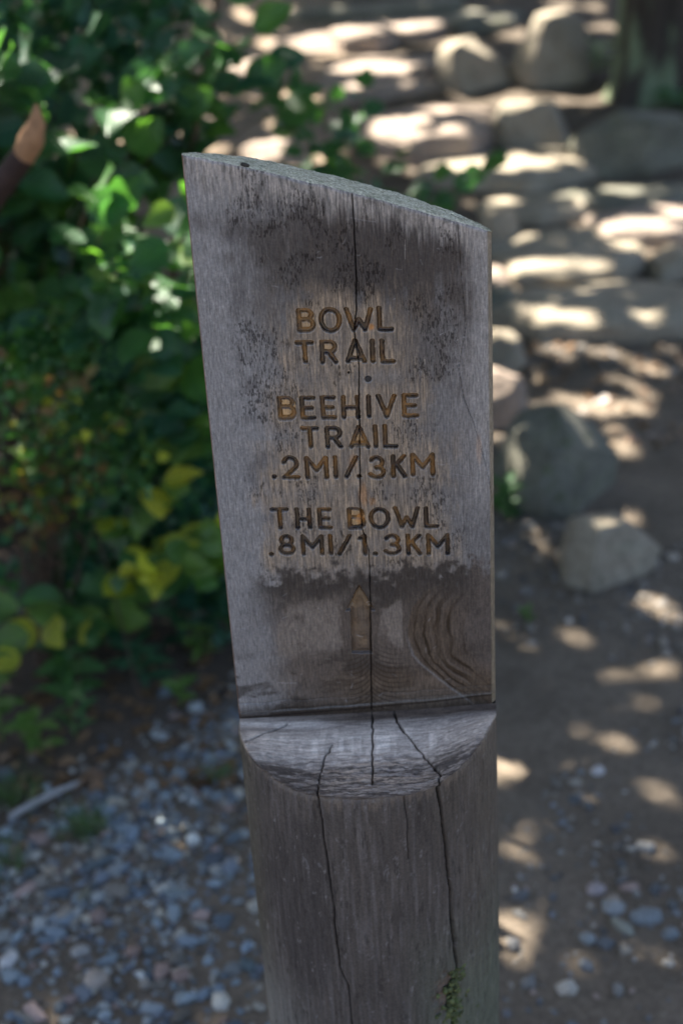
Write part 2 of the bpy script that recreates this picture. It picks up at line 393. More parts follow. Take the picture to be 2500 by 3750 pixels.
# ------------------------------------------------------------------ stones
import bmesh
def unit_ico(sub):
    bm = bmesh.new(); bmesh.ops.create_icosphere(bm, subdivisions=sub, radius=1)
    V = np.array([v.co[:] for v in bm.verts]); Fq = np.array([[v.index for v in f.verts] for f in bm.faces]); bm.free()
    return V, Fq
ICO4 = unit_ico(5); ICO1 = unit_ico(1); ICO2 = unit_ico(2)
def stone_verts(dims, seed, boxy=.55, cuts=7, rough=.10, ico=ICO4):
    V = ico[0].copy(); R = np.random.RandomState(seed)
    p = 2+boxy*5
    s = (np.abs(V)**p).sum(1)**(-1/p); V = V*s[:, None]
    for i in range(cuts):
        n = R.normal(size=3); n[2] = abs(n[2])*.8; n /= np.linalg.norm(n)
        lim = R.uniform(.70, .93)
        d = V@n; o = np.maximum(d-lim, 0); V = V-o[:, None]*n[None]*.97
    V = V/np.abs(V).max(0)[None]
    nz = fbm(V[:, 0]*1.3+seed, V[:, 1]*1.3, V[:, 2]*1.3, 4, seed)-.5
    nf = fbm(V[:, 0]*5+seed, V[:, 1]*5, V[:, 2]*5, 4, seed+3)-.5
    V = V*(1+rough*1.3*nz+rough*.6*nf)[:, None]
    return V*np.array(dims)[None]*.5
def slab_verts(dims, seed):
    V = ICO4[0].copy(); R = np.random.RandomState(seed)
    ph = np.arctan2(V[:, 1], V[:, 0]); n = R.randint(6, 9)
    aa = np.arange(n)*2*np.pi/n+R.uniform(-.35, .35, n); off = R.uniform(.82, 1.0, n)
    c = np.cos(ph[:, None]-aa[None]); rho = np.where(c > .05, off[None]/np.maximum(c, .05), 9).min(1)
    rho = np.minimum(rho, 1.22)
    rho = rho*(1+.10*(fbm(np.cos(ph)*2+seed, np.sin(ph)*2, seed=seed)-.5))
    z = V[:, 2]; sp = np.clip(1-np.abs(z)**5, 0, 1)**(1/3.5)
    X = rho*np.cos(ph)*sp; Y = rho*np.sin(ph)*sp
    top = fbm(X*1.6+seed, Y*1.6, o=5, seed=seed+1)-.5
    led = np.floor(top*6)/6                                   # split layers of the rock
    z = z*(1+.0*X)+np.where(z > 0, .22*top+.2*led, .1*top)
    nf = fbm(X*6+seed, Y*6, z*6, 4, seed+3)-.5
    return np.stack([X*(1+.06*nf), Y*(1+.06*nf), z+.12*nf], 1)*np.array(dims)[None]*np.array([.66, .64, .5])
def stone(name, label, loc, dims, seed, mat, rz=0, boxy=.55, tilt=(0, 0), cuts=7, group=None, cat='stone', rough=.10, slab=False):
    V = slab_verts(dims, seed) if slab else stone_verts((dims[0], dims[1], dims[2]), seed, boxy, cuts, rough)
    V[:, 2] += dims[2]*.5
    me = mesh_np(name, V, ICO4[1])
    o = link(name, me, mat, label=label, category=cat)
    zb = float(gz(loc[0], loc[1])) if len(loc) == 2 else loc[2]
    o.location = (loc[0], loc[1], zb); o.rotation_euler = (tilt[0], tilt[1], rz)
    if group: o['group'] = group
    return o
SG = 'stones of the rough trail steps'
G, P_, K = M_ROCK, M_ROCKP, M_ROCKG
stones = [
 # name, label, x, y, z, w, d, h, mat, boxy, rz
 ('boulder', 'large rounded grey boulder beside the dark tree trunk, lit on top', 1.12, 5.94, 0.35, 0.39, 0.31, 0.37, G, .35, .2),
 ('boulder', 'smaller round boulder left of the boulder by the tree, bright on its left top', 0.75, 5.90, 0.35, 0.33, 0.26, 0.28, G, .3, .5),
 ('step_stone', 'sunlit pinkish slab with dark front just below the smaller round boulder', 0.47, 5.27, 0.19, 0.50, 0.66, 0.22, P_, .7, .12),
 ('stone', 'stone with two sunlit humps right of the sunlit pinkish slab', 0.89, 5.12, 0.24, 0.37, 0.30, 0.24, G, .4, -.2),
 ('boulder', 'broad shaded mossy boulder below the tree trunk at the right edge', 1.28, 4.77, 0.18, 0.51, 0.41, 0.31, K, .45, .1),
 ('step_stone', 'long sunlit step slab behind the top right corner of the sign post', 0.79, 4.76, 0.13, 0.67, 0.40, 0.17, G, .75, .05),
 ('step_stone', 'narrow grey slab, one step below the long sunlit step slab', 0.81, 4.36, 0.08, 0.38, 0.29, 0.15, G, .65, -.08),
 ('step_stone', 'flat shaded slab at the right edge below the mossy boulder', 1.18, 4.39, 0.09, 0.55, 0.26, 0.15, K, .75, .06),
 ('step_stone', 'pink slab with a bright sun fleck at the right edge of the steps', 1.23, 4.10, 0.04, 0.44, 0.33, 0.17, P_, .75, .1),
 ('step_stone', 'broad olive grey flat step stone, second from the bottom of the steps', 0.88, 3.91, 0.00, 0.49, 0.52, 0.17, G, .7, -.05),
 ('stone', 'grey stone at the right edge beside the broad olive flat step stone', 1.22, 3.75, 0.05, 0.24, 0.27, 0.11, G, .6, .3),
 ('step_stone', 'widest bottom step slab with deep dark shadow under its front', 0.94, 3.40, -0.06, 0.66, 0.38, 0.19, G, .75, -.04),
 ('stone', 'small pale stone touching the post outline near its top right', 0.64, 4.11, 0.11, 0.15, 0.12, 0.15, G, .4, .4),
 ('stone', 'small flat stone between two others right of the post below its top', 0.62, 3.96, 0.09, 0.15, 0.11, 0.08, G, .5, .1),
 ('stone', 'small stone with a bright sun patch right behind the upper post edge', 0.58, 3.73, 0.05, 0.16, 0.13, 0.10, P_, .4, .7),
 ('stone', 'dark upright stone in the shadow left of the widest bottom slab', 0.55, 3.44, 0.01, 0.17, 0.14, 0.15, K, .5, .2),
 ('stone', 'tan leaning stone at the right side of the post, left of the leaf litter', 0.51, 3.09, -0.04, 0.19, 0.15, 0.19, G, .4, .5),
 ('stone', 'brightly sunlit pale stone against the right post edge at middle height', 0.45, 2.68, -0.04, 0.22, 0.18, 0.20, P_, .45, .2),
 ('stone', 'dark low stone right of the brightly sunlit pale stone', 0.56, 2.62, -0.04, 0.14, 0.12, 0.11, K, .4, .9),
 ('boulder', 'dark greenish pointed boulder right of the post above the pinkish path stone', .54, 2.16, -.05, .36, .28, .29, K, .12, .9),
 ('stone', 'isolated pinkish grey angular stone lying on the dirt path', .59, 1.76, -.04, .25, .20, .175, G, .42, .75),
 ('step_stone', 'bright step stone in the far top middle, left of the round boulders', 0.25, 6.77, 0.41, 0.28, 0.37, 0.20, P_, .6, .1),
 ('step_stone', 'long sunlit far step at the top of the picture above the boulders', 0.45, 7.00, 0.43, 0.51, 0.56, 0.16, P_, .75, .0),
 ('step_stone', 'pinkish lit slab left of the smaller round boulder', 0.34, 6.27, 0.34, 0.53, 0.49, 0.15, P_, .75, -.05),
 ('step_stone', 'shadowed reddish slab under the pinkish lit slab left of the boulders', 0.29, 5.97, 0.30, 0.58, 0.39, 0.15, P_, .75, .04),
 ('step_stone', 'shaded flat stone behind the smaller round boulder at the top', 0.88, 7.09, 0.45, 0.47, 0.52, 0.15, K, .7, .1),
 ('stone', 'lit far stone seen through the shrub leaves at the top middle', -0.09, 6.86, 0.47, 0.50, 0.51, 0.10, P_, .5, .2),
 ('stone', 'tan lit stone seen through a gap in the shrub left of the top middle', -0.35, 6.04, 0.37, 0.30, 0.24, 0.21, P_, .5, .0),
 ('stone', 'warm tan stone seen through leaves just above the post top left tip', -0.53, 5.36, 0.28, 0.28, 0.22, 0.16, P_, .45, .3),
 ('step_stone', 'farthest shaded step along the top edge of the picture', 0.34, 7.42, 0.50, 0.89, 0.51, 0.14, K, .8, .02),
 ('stone', 'tan stone behind the leaves just above the middle of the post top', -0.19, 5.13, 0.24, 0.32, 0.26, 0.13, P_, .45, -.2),
]
for i, (nm, lb, x, y, z, ww, dd, hh, mt, bx, rz) in enumerate(stones):
    stone(nm, lb, (x, y, z), (ww, dd, hh), 100+i*7, mt, rz, bx, group=SG if 'step' in nm else None,
          tilt=(random.uniform(-.05, .03), random.uniform(-.04, .04)), cuts=10, slab='step' in nm)

# ------------------------------------------------------------------ gravel
PAL = np.array([[.13, .155, .185], [.165, .19, .21], [.20, .205, .205], [.105, .115, .135], [.25, .225, .19], [.30, .28, .25], [.24, .17, .15], [.40, .40, .39], [.16, .14, .12]])
PW = np.array([.15, .15, .18, .13, .12, .06, .06, .02, .13])
def make_gravel():
    R = np.random.RandomState(8)
    n = 70000
    x = R.uniform(-1.0, 1.1, n); y = R.uniform(.15, 3.3, n)
    dens = fbm(x*2.5, y*2.5, seed=21)
    left = sstep(.15, -.25, x)
    dens = .5+(dens-.5)*.55 + .02*left + .04*sstep(.8, .4, y)*left - .03*sstep(-.3, -.1, x)*left - .05*sstep(1.0, 1.5, y)*sstep(.1, .3, x) - .06*sstep(1.6, 2.6, y)
    nobed = ~((x < -.12) & (y > .96+.95*(x+.6)+R.normal(-.04, .09, n)+.25*(dens-.5)))
    ok = (dens > .36+R.uniform(0, .32, n)) & nobed & (np.hypot(x, y) > .135)
    x, y = x[ok], y[ok]; n = len(x); left = left[ok]
    s = np.exp(R.normal(np.log(.0041), .62, n))*(1+.18*left); s = np.clip(s, .002, .022)
    s *= (1+.25*sstep(.8, 2.2, y))*(1-.15*sstep(.0, .2, x))
    rt_ = sstep(.0, .2, x); s = np.where((R.rand(n) < .05) & (rt_ > .5), s*2.0, s); s = np.clip(s, .002, .02)
    V0, F0 = ICO1; k = len(V0)
    dims = np.stack([s*R.uniform(.75, 1.3, n), s*R.uniform(.55, 1.0, n), s*R.uniform(.35, .75, n)], 1)
    pw = R.uniform(.62, 1.3, (n, k))
    V = V0[None]*pw[..., None]*dims[:, None]*1.0
    a = R.uniform(0, 6.283, n); tx = R.normal(0, .25, n)
    ct, st = np.cos(tx)[:, None], np.sin(tx)[:, None]
    Y1 = V[..., 1]*ct-V[..., 2]*st; Z1 = V[..., 1]*st+V[..., 2]*ct
    ca, sa = np.cos(a)[:, None], np.sin(a)[:, None]
    X2 = V[..., 0]*ca-Y1*sa; Y2 = V[..., 0]*sa+Y1*ca
    W = np.stack([X2+x[:, None], Y2+y[:, None], Z1+(gz(x, y)+dims[:, 2]*.35)[:, None]], -1)
    ci = R.choice(len(PAL), n, p=PW); c = PAL[ci]*np.array([1.0, 1.03, 1.0])*R.uniform(.55, 1.55, (n, 1))
    br = (sstep(.0, .2, x)*(.45+.35*sstep(.9, 1.5, y)))[:, None]; c = c*(1+.1*rt_)[:, None]; c = c*(1-br)+(c.mean(1, keepdims=True)*np.array([.80, .66, .52]))*br
    me = mesh_np('gravel', W.reshape(-1, 3), (F0[None]+(np.arange(n)*k)[:, None, None]).reshape(-1, 3), np.repeat(c, k, 0), False)
    link('gravel', me, M_PEB, label='blue grey gravel strewn over the path', category='gravel', kind='stuff')
make_gravel()
def pebble(label, x, y, l, w_, h, col, rz, seed, sub=None):
    V = stone_verts((l, w_, h), seed, .25, 5, .09, ICO2)
    me = mesh_np('pebble', V, ICO2[1], np.tile(np.array(col)*np.array([.92, .86, .80]), (len(V), 1)))
    o = link('pebble', me, M_PEB, label=label, category='pebble', group='larger pebbles on the path')
    o.location = (x, y, float(gz(x, y))+h*.25); o.rotation_euler = (0, 0, rz)
for a in (
 ('large pale cream rounded pebble on the lower left gravel', -.437, .517, .043, .035, .024, (.34, .31, .28), .2),
 ('white oblong pebble at the left picture edge near the bottom', -.583, .571, .042, .026, .02, (.52, .54, .56), 1.3),
 ('pale grey oval pebble just above the large cream pebble', -.47, .584, .031, .022, .016, (.30, .31, .31), .2),
 ('long teal grey pebble between the cream pebble and the post', -.331, .708, .048, .02, .014, (.19, .24, .26), -.1),
 ('long dark slate blue pebble on the left gravel above the pale pebbles', -.527, .726, .046, .022, .018, (.10, .135, .17), .25),
 ('upright olive grey oval pebble right of the dark slate pebble', -.481, .712, .036, .022, .018, (.15, .16, .13), 1.3),
 ('small light blue pebble right of the olive oval pebble', -.444, .726, .028, .018, .016, (.16, .22, .27), .9),
 ('thin diagonal sliver of blue slate on the left gravel', -.465, .796, .075, .018, .014, (.10, .13, .15), .55),
 ('oblong tan grey pebble slanting below the dark slate pebble', -.508, .668, .042, .023, .02, (.28, .265, .235), 1.0),
 ('oval tan pebble above the dark slate pebble', -.548, .779, .034, .022, .018, (.29, .26, .21), .9),
 ('cream pebble beside the grass tuft near the fallen leaf', -.455, .957, .038, .026, .022, (.34, .33, .28), .1),
 ('pinkish brown square pebble on gravel left of the post bottom', -.305, .517, .028, .025, .018, (.25, .19, .17), .4),
 ('pale blue wedge pebble at the bottom edge left of the post', -.343, .454, .038, .022, .016, (.24, .29, .33), -.2),
 ('light blue grey pebble just above the blue wedge pebble', -.297, .472, .028, .02, .016, (.22, .27, .30), .4),
 ('dark teal pebble close to the left side of the post bottom', -.20, .529, .032, .02, .018, (.09, .125, .14), -.5),
 ('broad blue grey flat pebble, the largest right of the post bottom', .431, .583, .052, .034, .02, (.20, .235, .26), -.1),
 ('long pale green grey pebble left of the broad blue flat pebble', .39, .565, .048, .02, .015, (.25, .27, .24), -.9),
 ('pale lilac rounded pebble on the dirt right of the post', .365, .654, .032, .026, .018, (.33, .30, .31), 0),
 ('pinkish pebble right of the pale lilac pebble', .42, .655, .034, .02, .014, (.30, .235, .21), -.2),
 ('small tan pebble just below the pinkish and lilac pebbles', .387, .623, .024, .022, .016, (.31, .275, .235), 0),
 ('grey pebble on dirt near the right picture edge', .467, .753, .034, .024, .016, (.22, .23, .23), -.5),
 ('pale blue round pebble below the lilac pebble', .331, .543, .026, .024, .018, (.25, .29, .31), 0),
 ('white pebble beside the sunlit gravel patch at the right', .427, .971, .026, .022, .016, (.48, .48, .49), .3),
 ('blue pebble cut by the right picture edge', .462, .543, .028, .022, .016, (.18, .215, .24), .3),
): pebble(*a, seed=int(abs(a[1]*9e3)) % 997)

# ------------------------------------------------------------------ sign post
PHI = math.radians(-1.887)
RAD = .125; ZL = .8157; EDGE = .0012
def ztop(x, y=0.): return 1.3255 - .3086*x - .15*y + .0036*(1-(x/.125)**2)
POST = empty('trail_sign_post', (0, 0, 0), 'weathered grey log post with carved trail names and a slanted top', 'sign post', rz=PHI)

# strokes of the routed letters on a unit box
def arc(cx, cy, rx, ry, a0, a1, n=14):
    return [(cx+rx*math.cos(math.radians(a0+(a1-a0)*i/n)), cy+ry*math.sin(math.radians(a0+(a1-a0)*i/n))) for i in range(n+1)]
GL = {
 'B': [[(0, 0), (0, 1), (.55, 1)]+arc(.55, .76, .36, .24, 90, -90)+[(0, .52)], [(.5, .52)]+arc(.55, .26, .45, .26, 90, -90)+[(0, 0)]],
 'O': [arc(.5, .5, .5, .5, 0, 360, 28)],
 'W': [[(0, 1), (.27, 0), (.5, .5), (.74, 0), (1, 1)]],
 'L': [[(0, 1), (0, 0), (1, 0)]],
 'T': [[(0, 1), (1, 1)], [(.5, 1), (.5, 0)]],
 'R': [[(0, 0), (0, 1), (.6, 1)]+arc(.6, .74, .38, .26, 90, -90)+[(0, .48)], [(.5, .48), (1, 0)]],
 'A': [[(0, 0), (.5, 1), (1, 0)], [(.08, .13), (.92, .13)]],
 'I': [[(.5, 0), (.5, 1)]],
 'E': [[(1, 1), (0, 1), (0, 0), (1, 0)], [(0, .5), (.85, .5)]],
 'H': [[(0, 0), (0, 1)], [(1, 0), (1, 1)], [(0, .48), (1, .48)]],
 'V': [[(0, 1), (.5, 0), (1, 1)]],
 '.': [[(.5, .5), (.5, .5)]],
 '2': [arc(.48, .68, .46, .32, 165, -35, 16)+[(0, 0), (1, 0)]],
 'M': [[(0, 0), (0, 1), (.5, .38), (1, 1), (1, 0)]],
 '/': [[(0, 0), (1, 1)]],
 '3': [arc(.48, .74, .42, .26, 155, -90, 16)+arc(.46, .25, .5, .25, 90, -155, 16)],
 'K': [[(0, 0), (0, 1)], [(.95, 1), (0, .42)], [(.32, .6), (1, 0)]],
 '8': [arc(.5, .75, .4, .25, -90, 270, 24), arc(.5, .25, .5, .25, 90, 450, 24)],
 '1': [[(0, .86), (.75, 1), (.75, 0)]],
}
TXT = [('B', -41.6, -25.9, 1207.3, 1228.8), ('O', -22.8, -3.2, 1205.8, 1228.8), ('W', -1.0, 23.5, 1205.9, 1227.5), ('L', 26.8, 40.5, 1205.1, 1227.7), ('T', -44.6, -28.4, 1179.3, 1200.2), ('R', -23.6, -8.3, 1177.8, 1199.6), ('A', -1.9, 16.1, 1177.3, 1199.8), ('I', 19.1, 24.2, 1176.8, 1199.0), ('L', 28.0, 41.3, 1175.8, 1198.6), ('B', -63.7, -47.5, 1127.4, 1149.9), ('E', -44.2, -30.3, 1126.8, 1149.4), ('E', -26.1, -12.2, 1126.2, 1148.7), ('H', -7.9, 8.3, 1125.5, 1148.1), ('I', 13.5, 18.7, 1126.0, 1147.7), ('V', 22.6, 40.4, 1124.7, 1147.5), ('E', 45.0, 59.7, 1124.2, 1147.2), ('T', -45.0, -28.8, 1099.8, 1120.7), ('R', -23.8, -8.5, 1098.1, 1119.9), ('A', -2.9, 15.7, 1096.9, 1119.9), ('I', 18.4, 22.9, 1096.6, 1119.6), ('L', 27.2, 40.5, 1096.2, 1119.2), ('.', -73.6, -69.5, 1071.4, 1075.6), ('2', -64.5, -48.0, 1070.3, 1093.7), ('M', -43.7, -22.6, 1069.1, 1092.1), ('I', -18.5, -14.0, 1068.9, 1091.9), ('/', -8.8, 4.5, 1068.5, 1090.7), ('.', 2.4, 6.5, 1067.8, 1072.4), ('3', 12.6, 28.8, 1066.5, 1089.8), ('K', 33.3, 47.3, 1066.3, 1089.9), ('M', 50.7, 72.4, 1066.8, 1090.1), ('T', -78.0, -61.0, 1020.4, 1042.8), ('H', -55.7, -40.8, 1019.6, 1041.7), ('E', -35.4, -22.1, 1018.6, 1040.7), ('B', -8.4, 8.3, 1016.7, 1039.6), ('O', 11.1, 30.5, 1016.1, 1038.7), ('W', 33.4, 57.6, 1015.5, 1038.0), ('L', 61.2, 74.8, 1014.9, 1037.1), ('.', -82.1, -77.9, 993.2, 997.8), ('8', -73.1, -57.3, 993.5, 1015.3), ('M', -52.3, -31.2, 992.3, 1014.1), ('I', -27.5, -22.7, 991.8, 1013.6), ('/', -19.1, -5.4, 990.8, 1012.6), ('1', 0.0, 9.7, 989.6, 1012.1), ('.', 13.4, 17.7, 988.9, 993.3), ('3', 22.9, 40.1, 988.7, 1011.1), ('K', 44.0, 58.2, 987.7, 1010.1), ('M', 62.5, 83.7, 986.8, 1009.5)]
WORDS = {0: 'BOWL', 4: 'first TRAIL', 9: 'BEEHIVE', 16: 'second TRAIL', 21: '.2MI/.3KM', 30: 'THE BOWL', 37: '.8MI/1.3KM'}
ARROW = [(-1.0, 959.3), (-14.7, 932.6), (-10.8, 932.4), (-11.4, 885.5), (7.8, 884.5), (8.4, 931.4), (12.6, 931.2)]
CR1 = [(11.0, 1328), (11.4, 1296.7), (10.9, 1258.2), (10.1, 1230.2), (6.8, 1205.4), (9.5, 1174.4), (8.0, 1152.6), (7.5, 1124.8), (6.3, 1099.1), (5.2, 1070), (3.9, 1043.8), (4.6, 1017.0), (9.5, 994.5), (9.3, 975), (9.0, 958.0), (6.8, 886.1), (5.3, 851.6), (4.4, 820)]
CR2 = [(96.8, 1297.9), (98.4, 1253.6), (102.0, 1207.0), (95.0, 1167.2), (99.0, 1141.0), (106.4, 1119.7), (110.7, 1103.3), (117.8, 1074.0), (122.0, 1049.3), (123.6, 1021.0)]

def seg_dist(X, Z, pts):
    d = np.full(X.shape, 1e9)
    for (ax, az), (bx_, bz) in zip(pts[:-1], pts[1:]):
        vx, vz = bx_-ax, bz-az; L2 = vx*vx+vz*vz
        if L2 < 1e-9: q = np.hypot(X-ax, Z-az)
        else:
            t = np.clip(((X-ax)*vx+(Z-az)*vz)/L2, 0, 1); q = np.hypot(X-ax-t*vx, Z-az-t*vz)
        d = np.minimum(d, q)
    return d
def in_poly(X, Z, poly):
    ins = np.zeros(X.shape, bool); n = len(poly)
    for i in range(n):
        (x1, z1), (x2, z2) = poly[i], poly[(i+1) % n]
        c = ((z1 > Z) != (z2 > Z)) & (X < (x2-x1)*(Z-z1)/((z2-z1) if z2 != z1 else 1e-9)+x1)
        ins ^= c
    return ins
def edge_noise(x): return (fbm(x*90+3, x*0+1.3, o=4, seed=41)-.5)*.0022
def ledge_z(x, y):
    u = np.clip(-y/RAD, 0, 1)
    z = ZL - .006*u - .009*np.sin(np.pi*np.clip(u, 0, 1)) + .002*np.exp(-np.maximum(-y, 0)/.009) + .005*(x/.125)*(1-u)*.5
    rise = .024*sstep(.045, .125, x)+.011*sstep(-.05, -.125, x)
    z = z + rise*(.08+.92*sstep(0, .4, u))
    return z
def make_face():
    nx, nz_ = 421, 901
    xm = np.linspace(-124.9, 124.9, nx)[None, :]; v = np.linspace(0, 1, nz_)[:, None]
    zb = ledge_z(xm/1000, xm*0)*1000; zt = (ztop(xm/1000)+edge_noise(xm/1000))*1000-.8
    X = xm+0*v; Z = zb+(zt-zb)*v
    dep = np.zeros(X.shape)            # depth into the wood, mm
    lid = np.full(X.shape, -1)
    groove = np.zeros(X.shape); fresh = np.zeros(X.shape); dtext = np.full(X.shape, 99.)
    wob = (vn(X*.5, Z*.5, seed=51)-.5)*.5
    for i, (ch, x0, x1, z0, z1) in enumerate(TXT):
        hw = 1.95
        msk = (np.abs(X-(x0+x1)/2) < (x1-x0)/2+26) & (np.abs(Z-(z0+z1)/2) < (z1-z0)/2+30)
        xs, zs = X[msk], Z[msk]
        bw, bh = max(x1-x0-2*hw, .01), max(z1-z0-2*hw, .01)
        d = np.full(xs.shape, 1e9)
        slant = -.045*bw
        for st in GL[ch]:
            pts = [(x0+hw+a*bw, z0+hw+b*bh+slant*(a-.5)) for a, b in st]
            d = np.minimum(d, seg_dist(xs, zs, pts))
        r = (2.15 if ch == '.' else hw)
        k = sstep(r+.35, r-.45, d+wob[msk])
        dd = k*5.0
        gm = k.copy(); fr = np.zeros(xs.shape)
        # counters that have chipped out
        chip = {0: .55, 9: .95, 33: .75, 18: .9, 5: .6, 6: .12, 12: .15}.get(i)
        if chip:
            if ch in 'BR':
                poly = [(x0+1, z0+1 if ch == 'B' else (z0+z1)/2), (x0+1, z1-1), (x0+bw*.62, z1-1), (x1-.6, z1-5), (x1-.4, (z0+z1)/2+1)]
                poly += ([(x1-.4, z0+5), (x0+bw*.7, z0+1)] if ch == 'B' else [(x1-3, (z0+z1)/2)])
            else:
                poly = [(x0+2.5, z0+2), ((x0+x1)/2, z1-1), (x1-2.5, z0+2)]
            ins = in_poly(xs, zs, poly)
            lev = ins*chip*(3.0+1.2*vn(xs*.25, zs*.1, seed=60+i))
            fr = np.where(ins & (k < .5), chip, 0)
            dd = np.maximum(dd, lev)
            d = np.where(ins, np.minimum(d, r), d)
        dep[msk] = np.maximum(dep[msk], dd)
        groove[msk] = np.maximum(groove[msk], gm); fresh[msk] = np.maximum(fresh[msk], fr)
        dtext[msk] = np.minimum(dtext[msk], d-r)
        l = lid[msk]; l[d < r+.9] = i; lid[msk] = l
    # arrow: recessed outline with a raised, chipped middle
    ins = in_poly(X, Z, ARROW); da = seg_dist(X, Z, ARROW+ARROW[:1])
    sa = np.where(ins, -da, da)
    ka = sstep(.5, -.7, sa+wob)
    dep = np.maximum(dep, ka*(2.4+1.3*sstep(4.5, 1, da)-.9*vn(X*.12, Z*.12, seed=70)))
    lid[sa < .9] = 100
    # cracks
    ck = np.zeros(X.shape)
    for pts, wd, dp in ((CR1, .14, 5), (CR2, -.14, 1.6)):
        d = seg_dist(X+(vn(X*0+2, Z*.12, seed=81)-.5)*.5, Z, pts)
        wv = wd*(.6+.9*vn(X*0, Z*.06, seed=83))
        if pts is CR1: wv = wv*(.45+.55*np.maximum(sstep(1185, 1230, Z), sstep(930, 900, Z)))+.12
        c = sstep(wv+.5, wv*.2, d); dep = dep+c*dp-.35*sstep(2.4, .9, d)*(1-c); ck = np.maximum(ck, c)
    # flake beside the right crack
    dep += 1.3*sstep(0, 5, X-np.interp(Z, [p[1] for p in CR2[::-1]], [p[0] for p in CR2[::-1]]))*sstep(1130, 1100, Z)*sstep(1010, 1040, Z)
    # knot swirl low on the right, its rings ridged
    xb = np.interp(Z, [815, 822, 848, 863, 880, 903, 931, 950, 962], [112, 103, 76, 60.5, 47, 42, 47, 60, 84])
    xb = xb+(fbm(X*.02, Z*.05, seed=89)-.5)*4
    off = X-xb
    swm = sstep(-.5, 1.0, off)*sstep(812, 824, Z)*sstep(960, 915, Z+(off-20)*.25)*sstep(70, 50, off)
    ph = off*(.92-.0045*off)*.62+5.5*fbm(X*.035, Z*.02, o=3, seed=90)+1.2*fbm(X*.2, Z*.1, seed=92)
    rings = (np.sin(ph*1.25)*.7+np.sin(ph*2.9+1)*.3)*(.3+.7*sstep(.3, .65, fbm(X*.04+3, Z*.03, seed=91)))*sstep(62, 30, off)
    dep += swm*(.55*rings+.5)
    lip = sstep(2.2, .4, np.abs(off+.8))*sstep(815, 830, Z)*sstep(920, 870, Z)
    # saw lines above the ledge
    for zz, sl in ((838, .02), (829, .03)):
        dep += .7*sstep(1.3, .2, np.abs(Z-zz-X*sl*2-(vn(X*.05, Z*0, seed=95)-.5)*3))
    # broad unevenness, grain relief, scratches, knocks
    g_f = fbm(X*1.2, Z*.06, o=4, seed=100); g_m = fbm(X*.28, Z*.012, o=4, seed=101)
    dep += (g_f-.5)*.5+(g_m-.5)*.35
    dep += (fbm(X*.03, Z*.02, seed=104)-.5)*2.0
    R = np.random.RandomState(3); scr = np.zeros(X.shape)
    for i in range(120):
        cx, cz = R.uniform(-120, 120), R.uniform(830, 1340)
        if 985 < cz < 1235 and abs(cx) < 70 and R.rand() < .7: continue
        L = R.uniform(1.0, 6) if i < 114 else R.uniform(10, 22); an = R.uniform(-.7, .7)+(math.pi/2 if R.rand() < .35 else 0)
        m_ = (np.abs(X-cx) < L) & (np.abs(Z-cz) < L)
        if not m_.any(): continue
        d = seg_dist(X[m_], Z[m_], [(cx-math.cos(an)*L*.5, cz-math.sin(an)*L*.5), (cx, cz+R.uniform(-.6, .6)), (cx+math.cos(an)*L*.5, cz+math.sin(an)*L*.5)])
        scr[m_] = np.maximum(scr[m_], sstep(.75, .1, d)*R.uniform(.25, .9))
    dep += scr*.35
    # screw hole and small hole
    hole = sstep(3.4, 2.9, np.hypot(X-16.7, Z-1162.4)); dep += hole*2.0
    h2 = sstep(1.5, .9, np.hypot((X-.2)*1.4, Z-1169)); dep += h2*4
    # rounded borders
    tt = zt-Z; ee = 124.9-np.abs(X)
    ev = 1.2*np.clip(1-tt/2.6, 0, 1)**2; eh = np.where(X > 0, 6.0*np.clip(1-ee/5.0, 0, 1)**1.3, 1.2*np.clip(1-ee/3.2, 0, 1)**2)
    fade = sstep(0, 2.5, np.minimum(tt, ee)); low = sstep(0, 4, Z-zb)
    dep = dep*fade*low+np.maximum(ev, eh)
    # ---------------- colour of the wood, with the left-side sheen painted in
    C = np.zeros(X.shape+(3,))
    def blend(c, m_):
        nonlocal C
        C = C*(1-m_[..., None])+np.array(c)*m_[..., None]
    C[:] = (.160, .152, .148)
    big = fbm(X*.016+5, Z*.012, o=4, seed=110); nb = fbm(X*.075, Z*.055, o=5, seed=111); st = fbm(X*.55, Z*.022, o=4, seed=112)
    mo = .45*(st-.5)+.9*(nb-.5)                                                  # mottling along and across the grain
    blend((.232, .226, .224), sstep(-30, -95, X+(big-.5)*80+mo*30)*.85)             # silvery left side, its skylight sheen painted into the colour
    blend((.105, .098, .096), sstep(14, 4, np.abs(X+78+8*np.sin(Z*.012)+(big-.5)*40))*sstep(.42, .6, nb)*.55)
    blend((.215, .20, .19), sstep(70, 105, X+(big-.5)*30)*sstep(1000, 1090, Z)*.7)
    e = np.hypot((X-24)/(90+40*(big-.5)), (Z-1266+.22*(X-24))/52)+mo*.9
    blend((.058, .050, .046), sstep(1.3, .5, e)*.85)                            # dark blotch under the top
    blend((.088, .073, .062), sstep(.55, .75, g_f)*sstep(1.1, .5, e)*.6)
    e = np.hypot((X+68)/50, (Z-1300+.06*(X+68))/13); blend((.085, .077, .073), sstep(1.4, .3, e+mo*1.6)*.6)
    e = np.hypot((X+48)/44, (Z-1248)/62); blend((.088, .079, .073), sstep(1.3, .3, e+mo*1.5)*.55)
    e = np.hypot((X-62)/46, (Z-1205)/60); blend((.085, .074, .067), sstep(1.2, .45, e+mo*1.2)*.55)
    # pale worn streaks below the top edge
    pale = sstep(26+30*(st-.5)*2+16*sstep(-20, -90, X)+8*(nb-.5), 5, tt)
    blend((.36, .325, .29), pale*.88*(.35+.65*sstep(.35, .65, g_f)))
    blend((.10, .095, .088), pale*sstep(.60, .75, vn(X*.5, Z*.12, seed=113))*.6)
    # warmer, less weathered wood round the writing
    dt2 = dtext+mo*34
